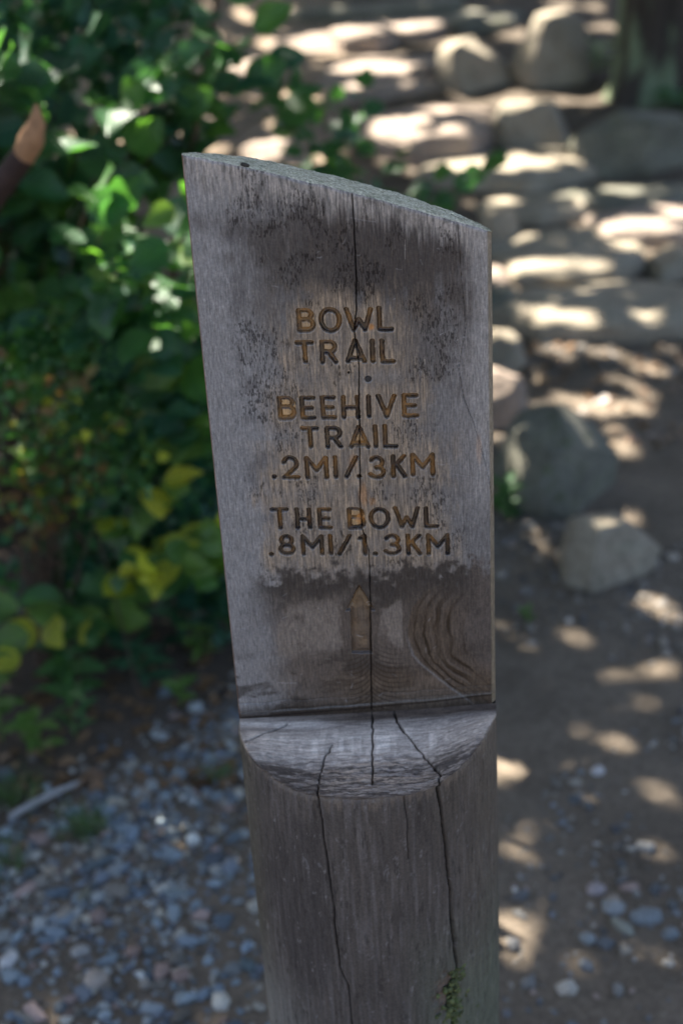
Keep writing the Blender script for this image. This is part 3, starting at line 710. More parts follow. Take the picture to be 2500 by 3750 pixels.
    box = sstep(108, 70, np.abs(X)+mo*40)*sstep(1256, 1222, Z+mo*40)
    narrow = np.where(Z > 1110, 60, 88)
    warm = np.clip(sstep(24, -10, dt2)*.72+.36*sstep(narrow+30, narrow-40, np.abs(X)+mo*30), 0, 1)*box
    blend((.235, .185, .138), warm*.8)
    blend((.37, .285, .20), warm*sstep(.46, .75, g_f)*.75); blend((.10, .083, .068), warm*sstep(.5, .3, g_f)*.6)
    # dark mildewed band under the last line
    ed = 977+(fbm(X*.045, Z*.01, o=6, seed=119)-.5)*26+(fbm(X*.16, Z*.14, o=6, seed=129)-.5)*44+(st-.5)*8
    band = sstep(ed+4, ed-12, Z+(nb-.5)*10)*sstep(918, 955, Z+(big-.5)*60+mo*30)*sstep(-112, -78, X+mo*20)*sstep(116, 86, X+mo*20)
    blend((.092, .074, .062), sstep(ed+3, ed-14, Z)*sstep(-118, -60, X+(big-.5)*60)*.82)
    blend((.052, .046, .042), band*.8); blend((.075, .066, .060), band*sstep(.55, .7, vn(X*.3, Z*.25, seed=115))*.6)
    pt = fbm(X*.035+3, Z*.03, o=5, seed=116)
    blend((.20, .170, .145), sstep(960, 930, Z)*sstep(.5, .62, pt)*(np.abs(X+22) < 60)*sstep(878, 895, Z)*.75)
    blend((.050, .043, .038), sstep(900, 870, Z)*sstep(.5, .62, fbm(X*.03+8, Z*.06, o=5, seed=117))*.7)
    blend((.15, .108, .075), sstep(875, 850, Z)*sstep(-60, 0, X)*.4)
    vee = np.sin(Z*1.15+np.abs(X-6)*1.1*np.exp(-np.abs(X-6)/26)*1.5+3*fbm(X*.05, Z*.05, seed=118))
    blend((.045, .034, .026), sstep(.2, .9, vee)*sstep(44, 10, np.abs(X-8))*sstep(905, 870, Z)*.6)
    # swirl colours
    blend((.095, .072, .054), swm*sstep(65, 30, off)*.75); blend((.035, .027, .021), swm*sstep(.0, .6, rings)*.75); blend((.15, .125, .108), swm*sstep(-.2, -.7, rings)*.35); blend((.24, .23, .225), lip*.4)
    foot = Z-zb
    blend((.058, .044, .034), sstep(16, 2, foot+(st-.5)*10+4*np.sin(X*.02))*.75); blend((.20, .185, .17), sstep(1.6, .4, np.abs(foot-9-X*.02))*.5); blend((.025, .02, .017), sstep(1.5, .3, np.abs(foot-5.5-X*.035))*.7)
    # black mildew flecks, stretched along the grain
    fl = vn(X*.95+9, Z*.28, seed=120)*.55+vn(X*2.4, Z*.55, seed=121)*.45
    zone = fbm(X*.045, Z*.035, o=3, seed=123)
    flz = np.clip(sstep(.5, .66, zone+.10*np.exp(-((X+48)/26)**2-((Z-1170)/55)**2)+.05*np.exp(-((X-52)/22)**2-((Z-1130)/90)**2))*sstep(112, 80, np.abs(X))*sstep(965, 990, Z)*(1-.6*sstep(2.5, 0, dt2)), 0, 1)
    blend((.018, .016, .016), sstep(.70-.16*flz, .78-.14*flz, fl)*np.clip(flz*1.3+.08, 0, 1)*.66)
    # groove floors, fresh chips
    blend((.085, .046, .018), groove*.95); pg = fbm(X*.09, Z*.07, o=4, seed=125); blend((.022, .014, .010), groove*sstep(.5, .64, pg)*.85); blend((.23, .115, .040), groove*sstep(.46, .32, pg)*.7)
    blend((.40, .245, .105), fresh*.85*(.6+.4*g_f)); 
    blend((.14, .088, .048), np.clip(ka*.5*vn(X*.15, Z*.06, seed=126)+ka*sstep(925, 945, Z)*.35, 0, 1)); blend((.045, .034, .026), ka*sstep(2.6, .8, da)*.5)
    for (cx, cz, rx_, rz2, a_) in ((22, 1210, 3, 3.5, .8), (7, 1052, 5, 12, .45), (15, 1045, 3.5, 5, .4), (3, 1027, 5, 6, .9), (112, 1092, 3, 16, .5), (0, 1085, 5, 8, .3)):
        blend((.36, .17, .06), sstep(1.2, .4, np.hypot((X-cx)/rx_, (Z-cz)/rz2)+(st-.5)*.6)*a_)
    blend((.38, .37, .37), scr*.38)
    blend((.02, .016, .013), ck*np.where(X > 60, .45, .75)); blend((.02, .02, .02), h2)
    rim = sstep(4.2, 3.4, np.hypot(X-16.7, Z-1162.4))*(1-hole); blend((.3, .29, .28), rim*.5)
    blend((.16, .085, .05), sstep(1.4, .2, ee)*(X < 0)*.8); blend((.30, .285, .27), sstep(26, 9, ee+(st-.5)*20)*(X > 0)*sstep(1000, 1080, Z)*.55); blend((.21, .175, .125), sstep(4.5, 3, ee)*(X > 0)*.85)
    C = (C-.14)*1.15+.14; C = C*np.array([.86, .88, .90])
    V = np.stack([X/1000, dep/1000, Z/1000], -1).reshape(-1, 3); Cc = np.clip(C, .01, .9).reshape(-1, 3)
    Fq = grid_faces(nz_, nx); fl_ = lid.ravel()[Fq].max(1)
    def sub(mask, name, **pr):
        f = Fq[mask]; u, inv = np.unique(f, return_inverse=True)
        me = mesh_np(name, V[u], inv.reshape(f.shape), Cc[u]); return link(name, me, M_WOOD if name == 'sign_face' else M_CARVE, FACE if name != 'sign_face' else POST, **pr)
    FACE = None
    FACE = sub(fl_ < 0, 'sign_face')
    for i, t in enumerate(TXT):
        w_ = WORDS[max(k for k in WORDS if k <= i)]
        nm = 'carved_point' if t[0] == '.' else 'carved_slash' if t[0] == '/' else 'carved_numeral' if t[0] in '1238' else 'carved_letter'
        sub(fl_ == i, nm, label='carved %s in %s' % (t[0] if t[0] not in './' else {'.': 'point', '/': 'slash'}[t[0]], w_))
    sub(fl_ == 100, 'carved_arrow', label='shallow carved arrow pointing up')
    return FACE
FACE = make_face()

CRL = [(-22.2, .812), (-21.6, .808), (-20.5, .763), (-18.5, .7), (-17.9, .647), (-17.3, .606), (-14.4, .584), (-13.6, .534), (-13, .45), (-12.5, .30)]
CRR = [(30.0, .815), (30.4, .801), (32.6, .753), (34.8, .694), (36.1, .625), (37.6, .585), (37.0, .563), (35.5, .54), (34.6, .511), (35, .42), (34, .28)]
CRS = [(14.6, .81), (15.5, .77), (15.2, .735)]
def make_log():
    # front of the round log below the ledge
    nt_, nz_ = 420, 460
    th = np.linspace(-90, 90, nt_)[None, :]; v = np.linspace(0, 1, nz_)[:, None]**.85
    ta = np.radians(th)
    xr = RAD*np.sin(ta); yr = -RAD*np.cos(ta)
    zt = ledge_z(xr, yr)-.0012+(fbm(xr*160, yr*160, o=3, seed=131)-.5)*.003
    Z = -.12+(zt+.12)*v; TH = th+0*v
    arcm = np.radians(TH)*RAD*1000; Zm = Z*1000
    dep = (fbm(arcm*.03, Zm*.004, o=3, seed=140)-.5)*3.0+(fbm(arcm*.5, Zm*.02, o=4, seed=141)-.5)*.7
    ck = np.zeros(Z.shape)
    for pts, wd, dp in ((CRL, .42, 5), (CRR, 1.15, 14), (CRS, .2, 2)):
        pp = [(math.radians(a)*RAD*1000, z*1000) for a, z in pts]
        d = seg_dist(arcm+(vn(arcm*0+3, Zm*.05, seed=143)-.5)*1.4, Zm, pp)
        wv = wd*(.7+.6*vn(arcm*0, Zm*.03, seed=144))
        if pts is CRL: wv = wv*(.35+.65*sstep(560, 640, Zm))
        c = sstep(wv+.8, wv*.25, d); dep += c*dp; ck = np.maximum(ck, c)
    am = lambda a: math.radians(a)*RAD*1000
    # rotted pocket round the right crack
    rot = sstep(1.25, .5, np.hypot((arcm-am(32))/15, (Zm-552)/27)+(fbm(arcm*.12, Zm*.12, seed=145)-.5)*1.1)
    dep += rot*5
    tt = (zt-Z)*1000
    dep *= sstep(0, 3, tt)
    r = RAD-dep/1000-.0006*np.clip(1-tt/3, 0, 1)
    big = fbm(arcm*.014, Zm*.006, o=4, seed=150); st = fbm(arcm*.35, Zm*.02, o=4, seed=151); g = fbm(arcm*1.1, Zm*.05, o=3, seed=152)
    C = np.zeros(Z.shape+(3,)); C[:] = (.080, .069, .061)
    def blend(c, m_):
        nonlocal C
        C = C*(1-m_[..., None])+np.array(c)*m_[..., None]
    blend((.135, .122, .116), sstep(.45, .75, st)*.5)
    blend((.055, .048, .045), sstep(.5, .7, big)*.7)
    blend((.125, .105, .08), sstep(20, 75, TH+(big-.5)*60)*.6)                      # browner right flank
    blend((.12, .135, .098), sstep(680, 520, Zm+(big-.5)*200)*sstep(5, 40, TH)*.75)  # algae low on the right
    blend((.085, .078, .056), sstep(-48, -80, TH)*.75)
    blend((.21, .205, .185), sstep(600, 480, Zm)*sstep(-20, -60, TH)*.6)
    blend((.24, .195, .15), sstep(10, 1, tt+(st-.5)*30)*.3)
    fl = vn(arcm*.35, Zm*.07, seed=154)*.6+vn(arcm*.9, Zm*.2, seed=155)*.4
    blend((.035, .030, .027), sstep(.64, .85, fl)*.6)
    blend((.17, .16, .155), sstep(.74, .9, vn(arcm*.22+7, Zm*.13, seed=156)*.65+vn(arcm*.8, Zm*.5, seed=157)*.35)*.75)
    blend((.16, .12, .095), rot*.8)
    blend((.07, .11, .025), sstep(.5, 1, sstep(1.2, .4, np.hypot((arcm-am(36))/10, (Zm-535)/32)+(st-.5)))*.8)
    blend((.012, .010, .009), ck*.8)
    T2 = np.radians(TH)
    V1 = np.stack([r*np.sin(T2), -r*np.cos(T2), Z], -1).reshape(-1, 3); F1 = grid_faces(nz_, nt_)
    # back of the log, full height
    nt2, nz2 = 160, 240
    th2 = np.linspace(90, 270, nt2)[None, :]; v2 = np.linspace(0, 1, nz2)[:, None]
    t2 = np.radians(th2); sx, sy = np.sin(t2), -np.cos(t2)
    ZT = ztop(RAD*sx, np.maximum(RAD*sy, 0))-.0008+edge_noise(RAD*sx)*np.clip(1-sy*8, 0, 1)+(fbm(sx*14, sy*14, o=3, seed=161)-.5)*.004*np.clip(sy*8, 0, 1)
    Z2 = -.12+(ZT+.12)*v2
    rr = RAD-((fbm(th2*.06+0*v2, Z2*4, o=3, seed=162)-.5)*.003+(fbm(th2*.9+0*v2, Z2*14, o=3, seed=163)-.5)*.0012)*np.clip(sy*12, 0, 1)
    X2 = rr*sx; Y2 = np.maximum(rr*sy, 0)
    Y2 = np.where((np.abs(th2-270) < .1), np.where(Z2 > ZL+.004, .0012, 0), Y2); Y2 = np.where((th2 < 100) & (Z2 > ZL+.004), np.maximum(Y2, .006), Y2)
    C2 = np.zeros(Z2.shape+(3,)); C2[:] = (.15, .13, .105)
    C2 *= (.6+.8*fbm(th2*.8+0*v2, Z2*14, o=4, seed=164))[..., None]
    C2 = C2*.8+np.array([.16, .15, .11])*.2
    V2 = np.stack([X2, Y2, Z2], -1).reshape(-1, 3); F2 = grid_faces(nz2, nt2)+len(V1)
    me = mesh_np('log', np.concatenate([V1, V2]), np.concatenate([F1, F2]), np.clip(np.concatenate([C.reshape(-1, 3)*np.array([.93, .94, .955]), C2.reshape(-1, 3)]), .008, .9))
    link('log', me, M_LOG, POST)
    # scooped ledge
    nx, ny = 320, 150
    x = np.linspace(-.1249, .1249, nx)[None, :]; t = np.linspace(0, 1, ny)[:, None]
    ymax = np.sqrt(RAD**2-x**2); Y = -ymax*t; X = x+0*t
    rimd = (ymax-(-Y))*1000
    Zz = ledge_z(X, Y); xm, ym = X*1000, -Y*1000
    u = ym/125
    zr = (fbm(xm*.03, ym*.16, o=4, seed=171)-.5)*3.2+(fbm(xm*.2, ym*.4, o=4, seed=172)-.5)*3.2*sstep(.3, .5, u)
    zr -= 2.4*sstep(.10, 0, np.abs(u-.62-.10*np.sin(xm*.02)-(fbm(xm*.03, ym*0, seed=173)-.5)*.3))
    lc = np.zeros(X.shape)
    for pts, wd in (([(26.3, -2), (28.5, 12), (50, 52), (66, 88), (63, 112)], .8), ([(4.4, -3), (4.2, 40), (3, 90), (3, 100)], .4), ([(-34, 36), (-42, 55), (-46, 82), (-46.5, 120)], .35), ([(-78, 8), (-98, 20), (-117, 36)], .5)):
        c = sstep(wd+.7, wd*.2, seg_dist(xm+(vn(xm*.2, ym*.2, seed=174)-.5)*2, ym, pts)); lc = np.maximum(lc, c)
    zr -= lc*7
    zr *= sstep(0, 4, ym)*sstep(0, 2, rimd)
    Zz = Zz+zr/1000-.0012*np.clip(1-rimd/4, 0, 1)**2
    Zz = np.where(rimd < .01, ledge_z(X, Y)-.0012+(fbm(X*160, Y*160, o=3, seed=131)-.5)*.003, Zz)
    Ye = np.where(rimd < .01, Y*.997, Y)
    C = np.zeros(X.shape+(3,)); C[:] = (.235, .215, .20)
    st = fbm(xm*.03, ym*.5, o=4, seed=176); sp = fbm(xm*.09, ym*.55, o=5, seed=177)
    blend((.055, .046, .041), sstep(.44, .58, sp+.10*sstep(20, -80, xm))*sstep(.38, .62, u)*.85)
    blend((.42, .36, .30), sstep(.48, .62, st)*sstep(.35, .5, u)*sstep(.95, .7, u)*sstep(70, 20, np.abs(xm-5))*.8)
    lines = np.sin(ym*1.9+.012*xm+3*fbm(xm*.02, ym*.02, seed=178))
    blend((.12, .105, .095), sstep(.1, .8, lines)*sstep(.55, .3, u)*.45)
    blend((.56, .52, .48), sstep(.10, .20, u)*sstep(.56, .36, u+(sp-.5)*.3)*(.6+.4*sstep(.45, .7, fbm(xm*.16, ym*.05, o=4, seed=179)))*.85)  # pale worn band at the back, its sheen highlight painted into the colour
    blend((.05, .037, .029), sstep(.10, .05, u)*sstep(-110, 0, xm)*.85); blend((.48, .46, .44), sstep(.05, .02, np.abs(u-.10-.04*(xm/125)))*sstep(-20, -60, xm)*.7)  # crease shade at the back and a pale highlight on the left, painted in
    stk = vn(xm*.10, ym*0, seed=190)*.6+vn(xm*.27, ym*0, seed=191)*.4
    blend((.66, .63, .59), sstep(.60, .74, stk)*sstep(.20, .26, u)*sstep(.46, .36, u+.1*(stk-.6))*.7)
    blend((.085, .066, .052), sstep(5, .5, rimd+(sp-.5)*8)*.7)  # front edge shadow painted along the rim
    blend((.012, .01, .009), lc*.85)
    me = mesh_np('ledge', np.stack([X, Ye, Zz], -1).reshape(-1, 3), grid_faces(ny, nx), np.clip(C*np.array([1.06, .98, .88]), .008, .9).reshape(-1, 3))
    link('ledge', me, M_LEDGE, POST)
    # slanted top cut
    nx, ny = 330, 130
    x = np.linspace(-.1249, .1249, nx)[None, :]; t = np.linspace(0, 1, ny)[:, None]
    ym_ = np.sqrt(RAD**2-x**2); Y = .0012+(ym_-.0012)*t; X = x+0*t
    rimd = np.minimum((ym_-Y), (Y-.0012))*1000
    rel = (fbm(X*700, Y*700, o=4, seed=181)-.5)*2.0+(fbm(X*60, Y*60, o=3, seed=182)-.5)*2.5
    nick = sstep(2.2, .6, np.abs(X*1000-77+.35*(Y*1000-97)+(vn(X*300, Y*300, seed=183)-.5)*2))*sstep(10, 45, Y*1000)
    rel = rel*sstep(0, 3, rimd)-nick*5*sstep(-1, 2, rimd+1.5)-.8*np.clip(1-rimd/3, 0, 1)**2
    sy = np.clip(Y/RAD, 0, 1)
    Zz = ztop(X, Y)+rel/1000
    zedge_f = ztop(X, 0)+edge_noise(X)-.0008
    sxx = X/RAD; syy = np.sqrt(np.clip(1-sxx**2, 0, 1))
    zedge_b = ztop(X, Y)-.0008+edge_noise(X)*np.clip(1-syy*8, 0, 1)+(fbm(sxx*14, syy*14, o=3, seed=161)-.5)*.004*np.clip(syy*8, 0, 1)
    Zz = np.where(t < 1e-6, zedge_f, Zz); Zz = np.where(t > 1-1e-6, zedge_b, Zz)
    C = np.zeros(X.shape+(3,)); C[:] = (.44, .42, .31)
    rr = np.hypot(X*1000, Y*1000-4)
    blend((.24, .22, .18), sstep(.2, .9, np.sin(rr*1.6+4*fbm(X*30, Y*30, seed=184)))*.4)
    blend((.58, .56, .42), sstep(.5, .66, fbm(X*160, Y*160, o=4, seed=185))*.6)
    blend((.20, .21, .13), sstep(.55, .7, fbm(X*220+4, Y*220, o=4, seed=186))*.7)
    blend((.05, .05, .04), nick*.7)
    me = mesh_np('top_cut', np.stack([X, Y, Zz], -1).reshape(-1, 3), grid_faces(ny, nx), np.clip(C, .008, .9).reshape(-1, 3))
    link('top_cut', me, M_ENDG, POST)
make_log()

def make_post_bits():
    # flat screw head sunk in the face between the first two names
    t = NT('dull_steel'); t.finish(t.principled((.022, .022, .024), .6, .3))
    bm = bmesh.new()
    prof = [(0, .0), (.0022, .00005), (.0027, .0003), (.0028, .0012)]
    rows = []
    for r, d in prof:
        rows.append([bm.verts.new((r*math.cos(a*math.pi/10), d, r*math.sin(a*math.pi/10))) for a in range(20)] if r else [bm.verts.new((0, d, 0))])
    for k in range(20):
        bm.faces.new((rows[0][0], rows[1][k], rows[1][(k+1) % 20]))
        for i in (1, 2): bm.faces.new((rows[i][k], rows[i+1][k], rows[i+1][(k+1) % 20], rows[i][(k+1) % 20]))
    me = bpy.data.meshes.new('screw_head'); bm.to_mesh(me); bm.free()
    o = link('screw_head', me, t.m, POST, label='small dark steel screw head below the first TRAIL'); o.location = (.0167, .0006, 1.1624)
    # moss in the rotted pocket
    R = np.random.RandomState(6); V0, F0 = ICO1; Vs = []; Fs = []; Cs = []
    for i in range(240):
        a = math.radians(R.normal(37, 4.2)); z = R.uniform(.495, .578); 
        if z > .56: a = math.radians(R.normal(39.5, 2.5))
        s = R.uniform(.0015, .0036); rr = RAD-.003+R.uniform(-.002, .002)
        Vs.append(V0*R.uniform(.7, 1.3, (len(V0), 1))*s+np.array([rr*math.sin(a), -rr*math.cos(a), z])); Fs.append(F0+i*len(V0))
        Cs.append(np.tile(np.array([.075, .09, .035])*R.uniform(.5, 1.5), (len(V0), 1)))
    me = mesh_np('moss', np.concatenate(Vs), np.concatenate(Fs), np.concatenate(Cs))
    link('moss', me, M_PEB, POST, kind='stuff', label='green moss in the crack low on the post')
make_post_bits()
# a crumb of dark bark lying on the top edge
V = stone_verts((.0075, .004, .0035), 5, .2, 3, .1, ICO2)
o = link('bark_crumb', mesh_np('bark_crumb', V, ICO2[1], np.tile([.03, .028, .025], (len(V), 1))), M_PEB,
         label='tiny dark crumb of bark on the slanted post top near its left tip', category='bark')
o.location = (-.0745, .0060, float(ztop(-.0745, .005))+.0016); o.rotation_euler = (0, .3, .2)

# ------------------------------------------------------------------ leaves and shrubs
def leaf_mesh(name, mat, L=1.0, W=.68, fold=.18, droop=.18, tipw=.5, seed=0):
    R = random.Random(seed); n = 11; V = []; Fq = []; tw = R.uniform(-.5, .5)
    for i in range(n+1):
        t = i/n
        wd = W*.5*(math.sin(math.pi*t**.80))**.75 if 0 < t < 1 else 0
        x = t*L; z = -droop*t*t*L+.02*math.sin(t*9+seed)
        a1, a2 = 1+R.uniform(-.11, .07), 1+R.uniform(-.11, .07)
        wv = .05*math.sin(t*7+seed*2)
        V += [(x, -wd*a1, z+fold*wd+wv*wd*2-tw*t*wd), (x, -wd*.5, z+fold*wd*.3), (x, 0, z), (x, wd*.5, z+fold*wd*.3), (x, wd*a2, z+fold*wd-wv*wd*2+tw*t*wd)]
    for i in range(n):
        for j in range(4):
            a = i*5+j; Fq.append((a, a+5, a+6, a+1))
    me = mesh_np(name, V, Fq); me.materials.append(mat); return me
LEAFM = {}
for key, mt in (('g', M_LEAF), ('d', M_LEAF2), ('l', M_LEAFL), ('y', M_LEAFY), ('r', M_LEAFR), ('b', M_LEAFD)):
    LEAFM[key] = [leaf_mesh('leaf', mt, 1, W, fo, dr, .5, s) for s, (W, fo, dr) in enumerate(((.78, .12, .12), (.64, .30, .28), (.88, .05, .34), (.70, .45, .08)))]

def leaf_matrix(p, d, n, L):
    x = Vector(d).normalized(); z = Vector(n); z = (z-x*z.dot(x)).normalized(); y = z.cross(x)
    mm = Matrix((x, y, z)).transposed().to_4x4(); mm = mm @ Matrix.Diagonal((L, L, L, 1)); mm.translation = p
    return mm
def shrub(name, label, base, clouds, seed, leaf=(.045, .075), mats='ggdd', per=9, cat='shrub', stem_r=.004, filler=0, filler_mat=None, fill_size=(.02, .035), filler_clouds=None):
    rng = random.Random(seed); T = empty(name, base, label, cat); B = Vector(base)
    SV, SF = [], []; cnt = 0
    for (c, rad, nb) in clouds:
        for _ in range(nb):
            while True:
                q = Vector((rng.uniform(-1, 1), rng.uniform(-1, 1), rng.uniform(-1, 1)))
                if q.length < 1: break
            tip = Vector((c[0]+q.x*rad[0], c[1]+q.y*rad[1], c[2]+q.z*rad[2]))-B
            mid = Vector((tip.x*.35+rng.uniform(-.06, .06), tip.y*.35+rng.uniform(-.06, .06), tip.z*.75+rng.uniform(0, .1)))
            pts = bez((rng.uniform(-.05, .05), rng.uniform(-.05, .05), -.03), mid, tip, 10)
            V, Fq = tube(pts, [stem_r*(1-.8*i/9) for i in range(10)], 5)
            SF += [tuple(a+len(SV) for a in f) for f in Fq]; SV += [tuple(v) for v in V]
            side = 1
            for k in range(per):
                t = 1-(k/per)**1.2*.55 if k else 1.0
                u = t*9; i = min(int(u), 8); p = pts[i].lerp(pts[i+1], u-i)
                ax = (pts[i+1]-pts[i]).normalized()
                sd = ax.cross(Vector((0, 0, 1))); sd = sd.normalized() if sd.length > .05 else Vector((1, 0, 0))
                side = -side
                d = (ax*rng.uniform(.2, .9)+sd*side*rng.uniform(.5, 1.1)+Vector((rng.uniform(-.3, .3), rng.uniform(-.5, .2), rng.uniform(-.5, .2)))) if k else ax
                nrm = Vector((rng.uniform(-.5, .5), rng.uniform(-1.3, -.1), rng.uniform(.35, 1.0)))
                L = rng.uniform(*leaf)*(1 if k else .85)
                key = mats[rng.randrange(len(mats))]
                if cnt < 290:
                    o = bpy.data.objects.new('leaf', LEAFM[key][rng.randrange(4)]); COL.objects.link(o)
                    o.parent = T; o.matrix_local = leaf_matrix(p, d, nrm, L); cnt += 1
    link('stems', mesh_np('stems', SV, SF), M_STEM, T)
    if filler:
        R = np.random.RandomState(seed+1); FV, FF = [], []
        cl = filler_clouds or clouds; tot = sum(c[2] for c in cl); k0 = 0
        for (c, rad, nb) in cl:
            n = int(filler*nb/tot)
            q = R.normal(size=(n, 3)); q /= np.linalg.norm(q, axis=1)[:, None]; q *= R.uniform(0, 1, (n, 1))**.4
            P = np.array(c)[None]+q*np.array(rad)[None]-np.array(base)[None]
            L = R.uniform(*fill_size, n)[:, None]; Wd = L*R.uniform(.28, .42, (n, 1))
            d1 = R.normal(size=(n, 3)); d1[:, 2] -= .2; d1 /= np.linalg.norm(d1, axis=1)[:, None]
            nn = R.normal(size=(n, 3))*.6+np.array([0, -.4, 1]); d2 = np.cross(nn, d1); d2 /= np.linalg.norm(d2, axis=1)[:, None]
            up_ = np.cross(d1, d2)
            pts = np.stack([P, P+d2*Wd+d1*L*.45+up_*L*.08, P+d1*L, P-d2*Wd+d1*L*.45+up_*L*.08], 1)
            FV.append(pts.reshape(-1, 3)); FF.append(np.arange(n*4).reshape(-1, 4)+k0); k0 += n*4
        link('foliage', mesh_np('foliage', np.concatenate(FV), np.concatenate(FF)), filler_mat or M_LEAF2, T, kind='stuff')
    return T
shrub('shrub', 'main broad leaved green shrub left of the sign post', (-.66, 1.80, .03),
      [((-.40, 1.40, .86), (.15, .16, .20), 10), ((-.33, 1.42, .60), (.10, .10, .2), 8), ((-.62, 1.45, .80), (.16, .15, .26), 7), ((-.25, 1.30, .98), (.05, .07, .10), 5), ((-.36, 1.28, .86), (.07, .06, .10), 4), ((-.27, 1.42, .66), (.04, .06, .12), 4)],
      11, (.070, .112), 'gggddgl', 7, filler=1300, filler_mat=M_LEAF2, fill_size=(.04, .08),
      filler_clouds=[((-.45, 1.85, .42), (.30, .2, .40), 12), ((-.75, 1.9, .8), (.3, .25, .4), 6), ((-.34, 1.75, .35), (.18, .12, .25), 6)])
SB = shrub('shrub', 'tall shrub with round leaves filling the upper left corner', (-.85, 2.0, .03),
      [((-.52, 1.65, 1.12), (.22, .24, .17), 12), ((-.32, 1.8, 1.20), (.16, .2, .13), 8), ((-.58, 1.35, 1.20), (.12, .12, .12), 6), ((-.25, 2.0, .98), (.10, .15, .10), 5), ((-.17, 1.85, 1.21), (.11, .12, .10), 5), ((-.07, 2.1, 1.05), (.10, .1, .08), 3)],
      23, (.070, .115), 'gdggdg', 8, filler=800, filler_mat=M_LEAF2, fill_size=(.04, .08),
      filler_clouds=[((-.75, 2.2, 1.1), (.35, .3, .25), 6), ((-.48, 2.2, 1.22), (.25, .2, .15), 4)])
V, Fq = tube(bez((.33, -.05, .0), (.47, -.1, .6), (.66, -.1, 1.30), 10), [.011-.0006*i for i in range(10)], 7)
link('stem', mesh_np('stem', [tuple(v) for v in V], Fq), M_STEM, SB)
shrub('small_leaved_bush', 'fine small leaved bush with russet tints at the left edge', (-.66, 1.42, .03),
      [((-.50, 1.27, .70), (.13, .10, .14), 14), ((-.62, 1.3, .62), (.12, .1, .22), 12), ((-.44, 1.28, .55), (.10, .08, .12), 8)],
      31, (.020, .036), 'grlrgylr', 8, filler=900, filler_mat=M_LEAF, fill_size=(.010, .022), stem_r=.0022)
shrub('yellowing_shrub', 'low shrub with yellow spotted leaves below the broad leaved shrub', (-.52, 1.5, .03),
      [((-.39, 1.28, .33), (.08, .05, .05), 4), ((-.29, 1.32, .36), (.05, .04, .07), 4), ((-.64, 1.20, .24), (.05, .05, .08), 3), ((-.52, 1.32, .18), (.08, .06, .05), 2), ((-.40, 1.36, .46), (.10, .06, .06), 3)],
      47, (.062, .095), 'yylylgg', 4, stem_r=.0025, filler=700, filler_mat=M_LEAF2, fill_size=(.03, .06),
      filler_clouds=[((-.5, 1.5, .22), (.25, .12, .2), 6), ((-.32, 1.50, .25), (.12, .1, .25), 5)])
shrub('sapling', 'thin dark green sapling behind the post top, in front of the stones', (.02, 2.75, .0),
      [((-.12, 2.5, .98), (.14, .15, .10), 5), ((.08, 2.5, .95), (.14, .15, .07), 5), ((.22, 2.45, .78), (.12, .1, .07), 4), ((.39, 2.4, .80), (.05, .05, .03), 2), ((-.10, 2.5, .80), (.12, .1, .08), 5)],
      59, (.05, .08), 'ddgdg', 6, cat='sapling', stem_r=.0035)
shrub('background_shrub', 'shaded shrub far behind on the left under the tree', (-1.35, 3.3, .05),
      [((-1.15, 3.2, .65), (.4, .3, .5), 22), ((-.85, 3.0, .35), (.25, .25, .3), 10)],
      71, (.05, .085), 'ddg', 9, filler=1600, filler_mat=M_LEAF2, fill_size=(.03, .06))

# broken branch with pale torn wood at the left edge
BR = empty('broken_branch', (-.98, 1.45, .02), 'broken dark branch with torn pale orange wood at the left edge', 'branch')
pts = bez((0, 0, 0), (.12, -.18, .75), (.505, -.35, 1.135), 16)
rng = random.Random(4)
V, Fq = tube(pts, [.023-.0003*i for i in range(16)], 12, .08, rng)
link('bark', mesh_np('bark', [tuple(v) for v in V], Fq, np.tile([.045, .03, .026], (len(V), 1))), M_BARK, BR)
e = pts[-1]; d = (pts[-1]-pts[-3]).normalized()
V, Fq = tube([e-d*.02, e, e+d*.022+Vector((.002, 0, .008)), e+d*.04+Vector((.004, 0, .022)), e+d*.045+Vector((.004, 0, .046))], [.0142, .0175, .019, .0145, .003], 12, .14, rng)
link('torn_wood', mesh_np('torn_wood', [tuple(v) for v in V], Fq, np.tile([.30, .17, .09], (len(V), 1))), M_BARK, BR)

# ------------------------------------------------------------------ small plants on the ground
def blade_leafs(name, label, loc, n, L, Wf, rise, seed, mat, cat, height=0.0, group=None):
    R = random.Random(seed); T = empty(name, loc, label, cat, group)
    V, Fq = tube([(0, 0, -.01), (.004, 0, height*.5), (.0, .004, height+.005)], [.0016, .0014, .0009], 5)
    link('stem', mesh_np('stem', [tuple(v) for v in V], Fq), mat, T)
    me = leaf_mesh('leaf', mat, 1, Wf, .2, .35, .5, seed)
    for i in range(n):
        a = i*2.4+R.uniform(-.3, .3); h = height*(i+1)/n
        dd = Vector((math.cos(a), math.sin(a), rise+R.uniform(-.15, .15)))
        o = bpy.data.objects.new('leaf', me); COL.objects.link(o); o.parent = T
        o.matrix_local = leaf_matrix((0, 0, h), dd, (R.uniform(-.2, .2), -.3, 1), L*R.uniform(.7, 1.15))
blade_leafs('weed', 'star shaped green weed left of the post ledge under the shrub', (-.33, 1.42, .03), 11, .058, .26, .35, 1, M_LEAFL, 'weed', .07)
blade_leafs('weed', 'narrow leaved weed at the lower left edge of the gravel', (-.56, 1.17, .02), 13, .062, .24, .5, 2, M_LEAF, 'weed', .11)
blade_leafs('weed', 'weed with a bright yellow green leaf near the left gravel edge', (-.62, 1.12, .02), 8, .055, .5, .5, 3, M_LEAFL, 'weed', .08)
blade_leafs('weed', 'small round leaved weed on dark soil between shrub and post', (-.36, 1.26, .02), 5, .045, .6, .6, 4, M_LEAFL, 'weed', .04)
blade_leafs('weed', 'green weed between the dark pointed boulder and the post', (.40, 2.02, .0), 12, .06, .35, .8, 5, M_LEAF, 'weed', .1)
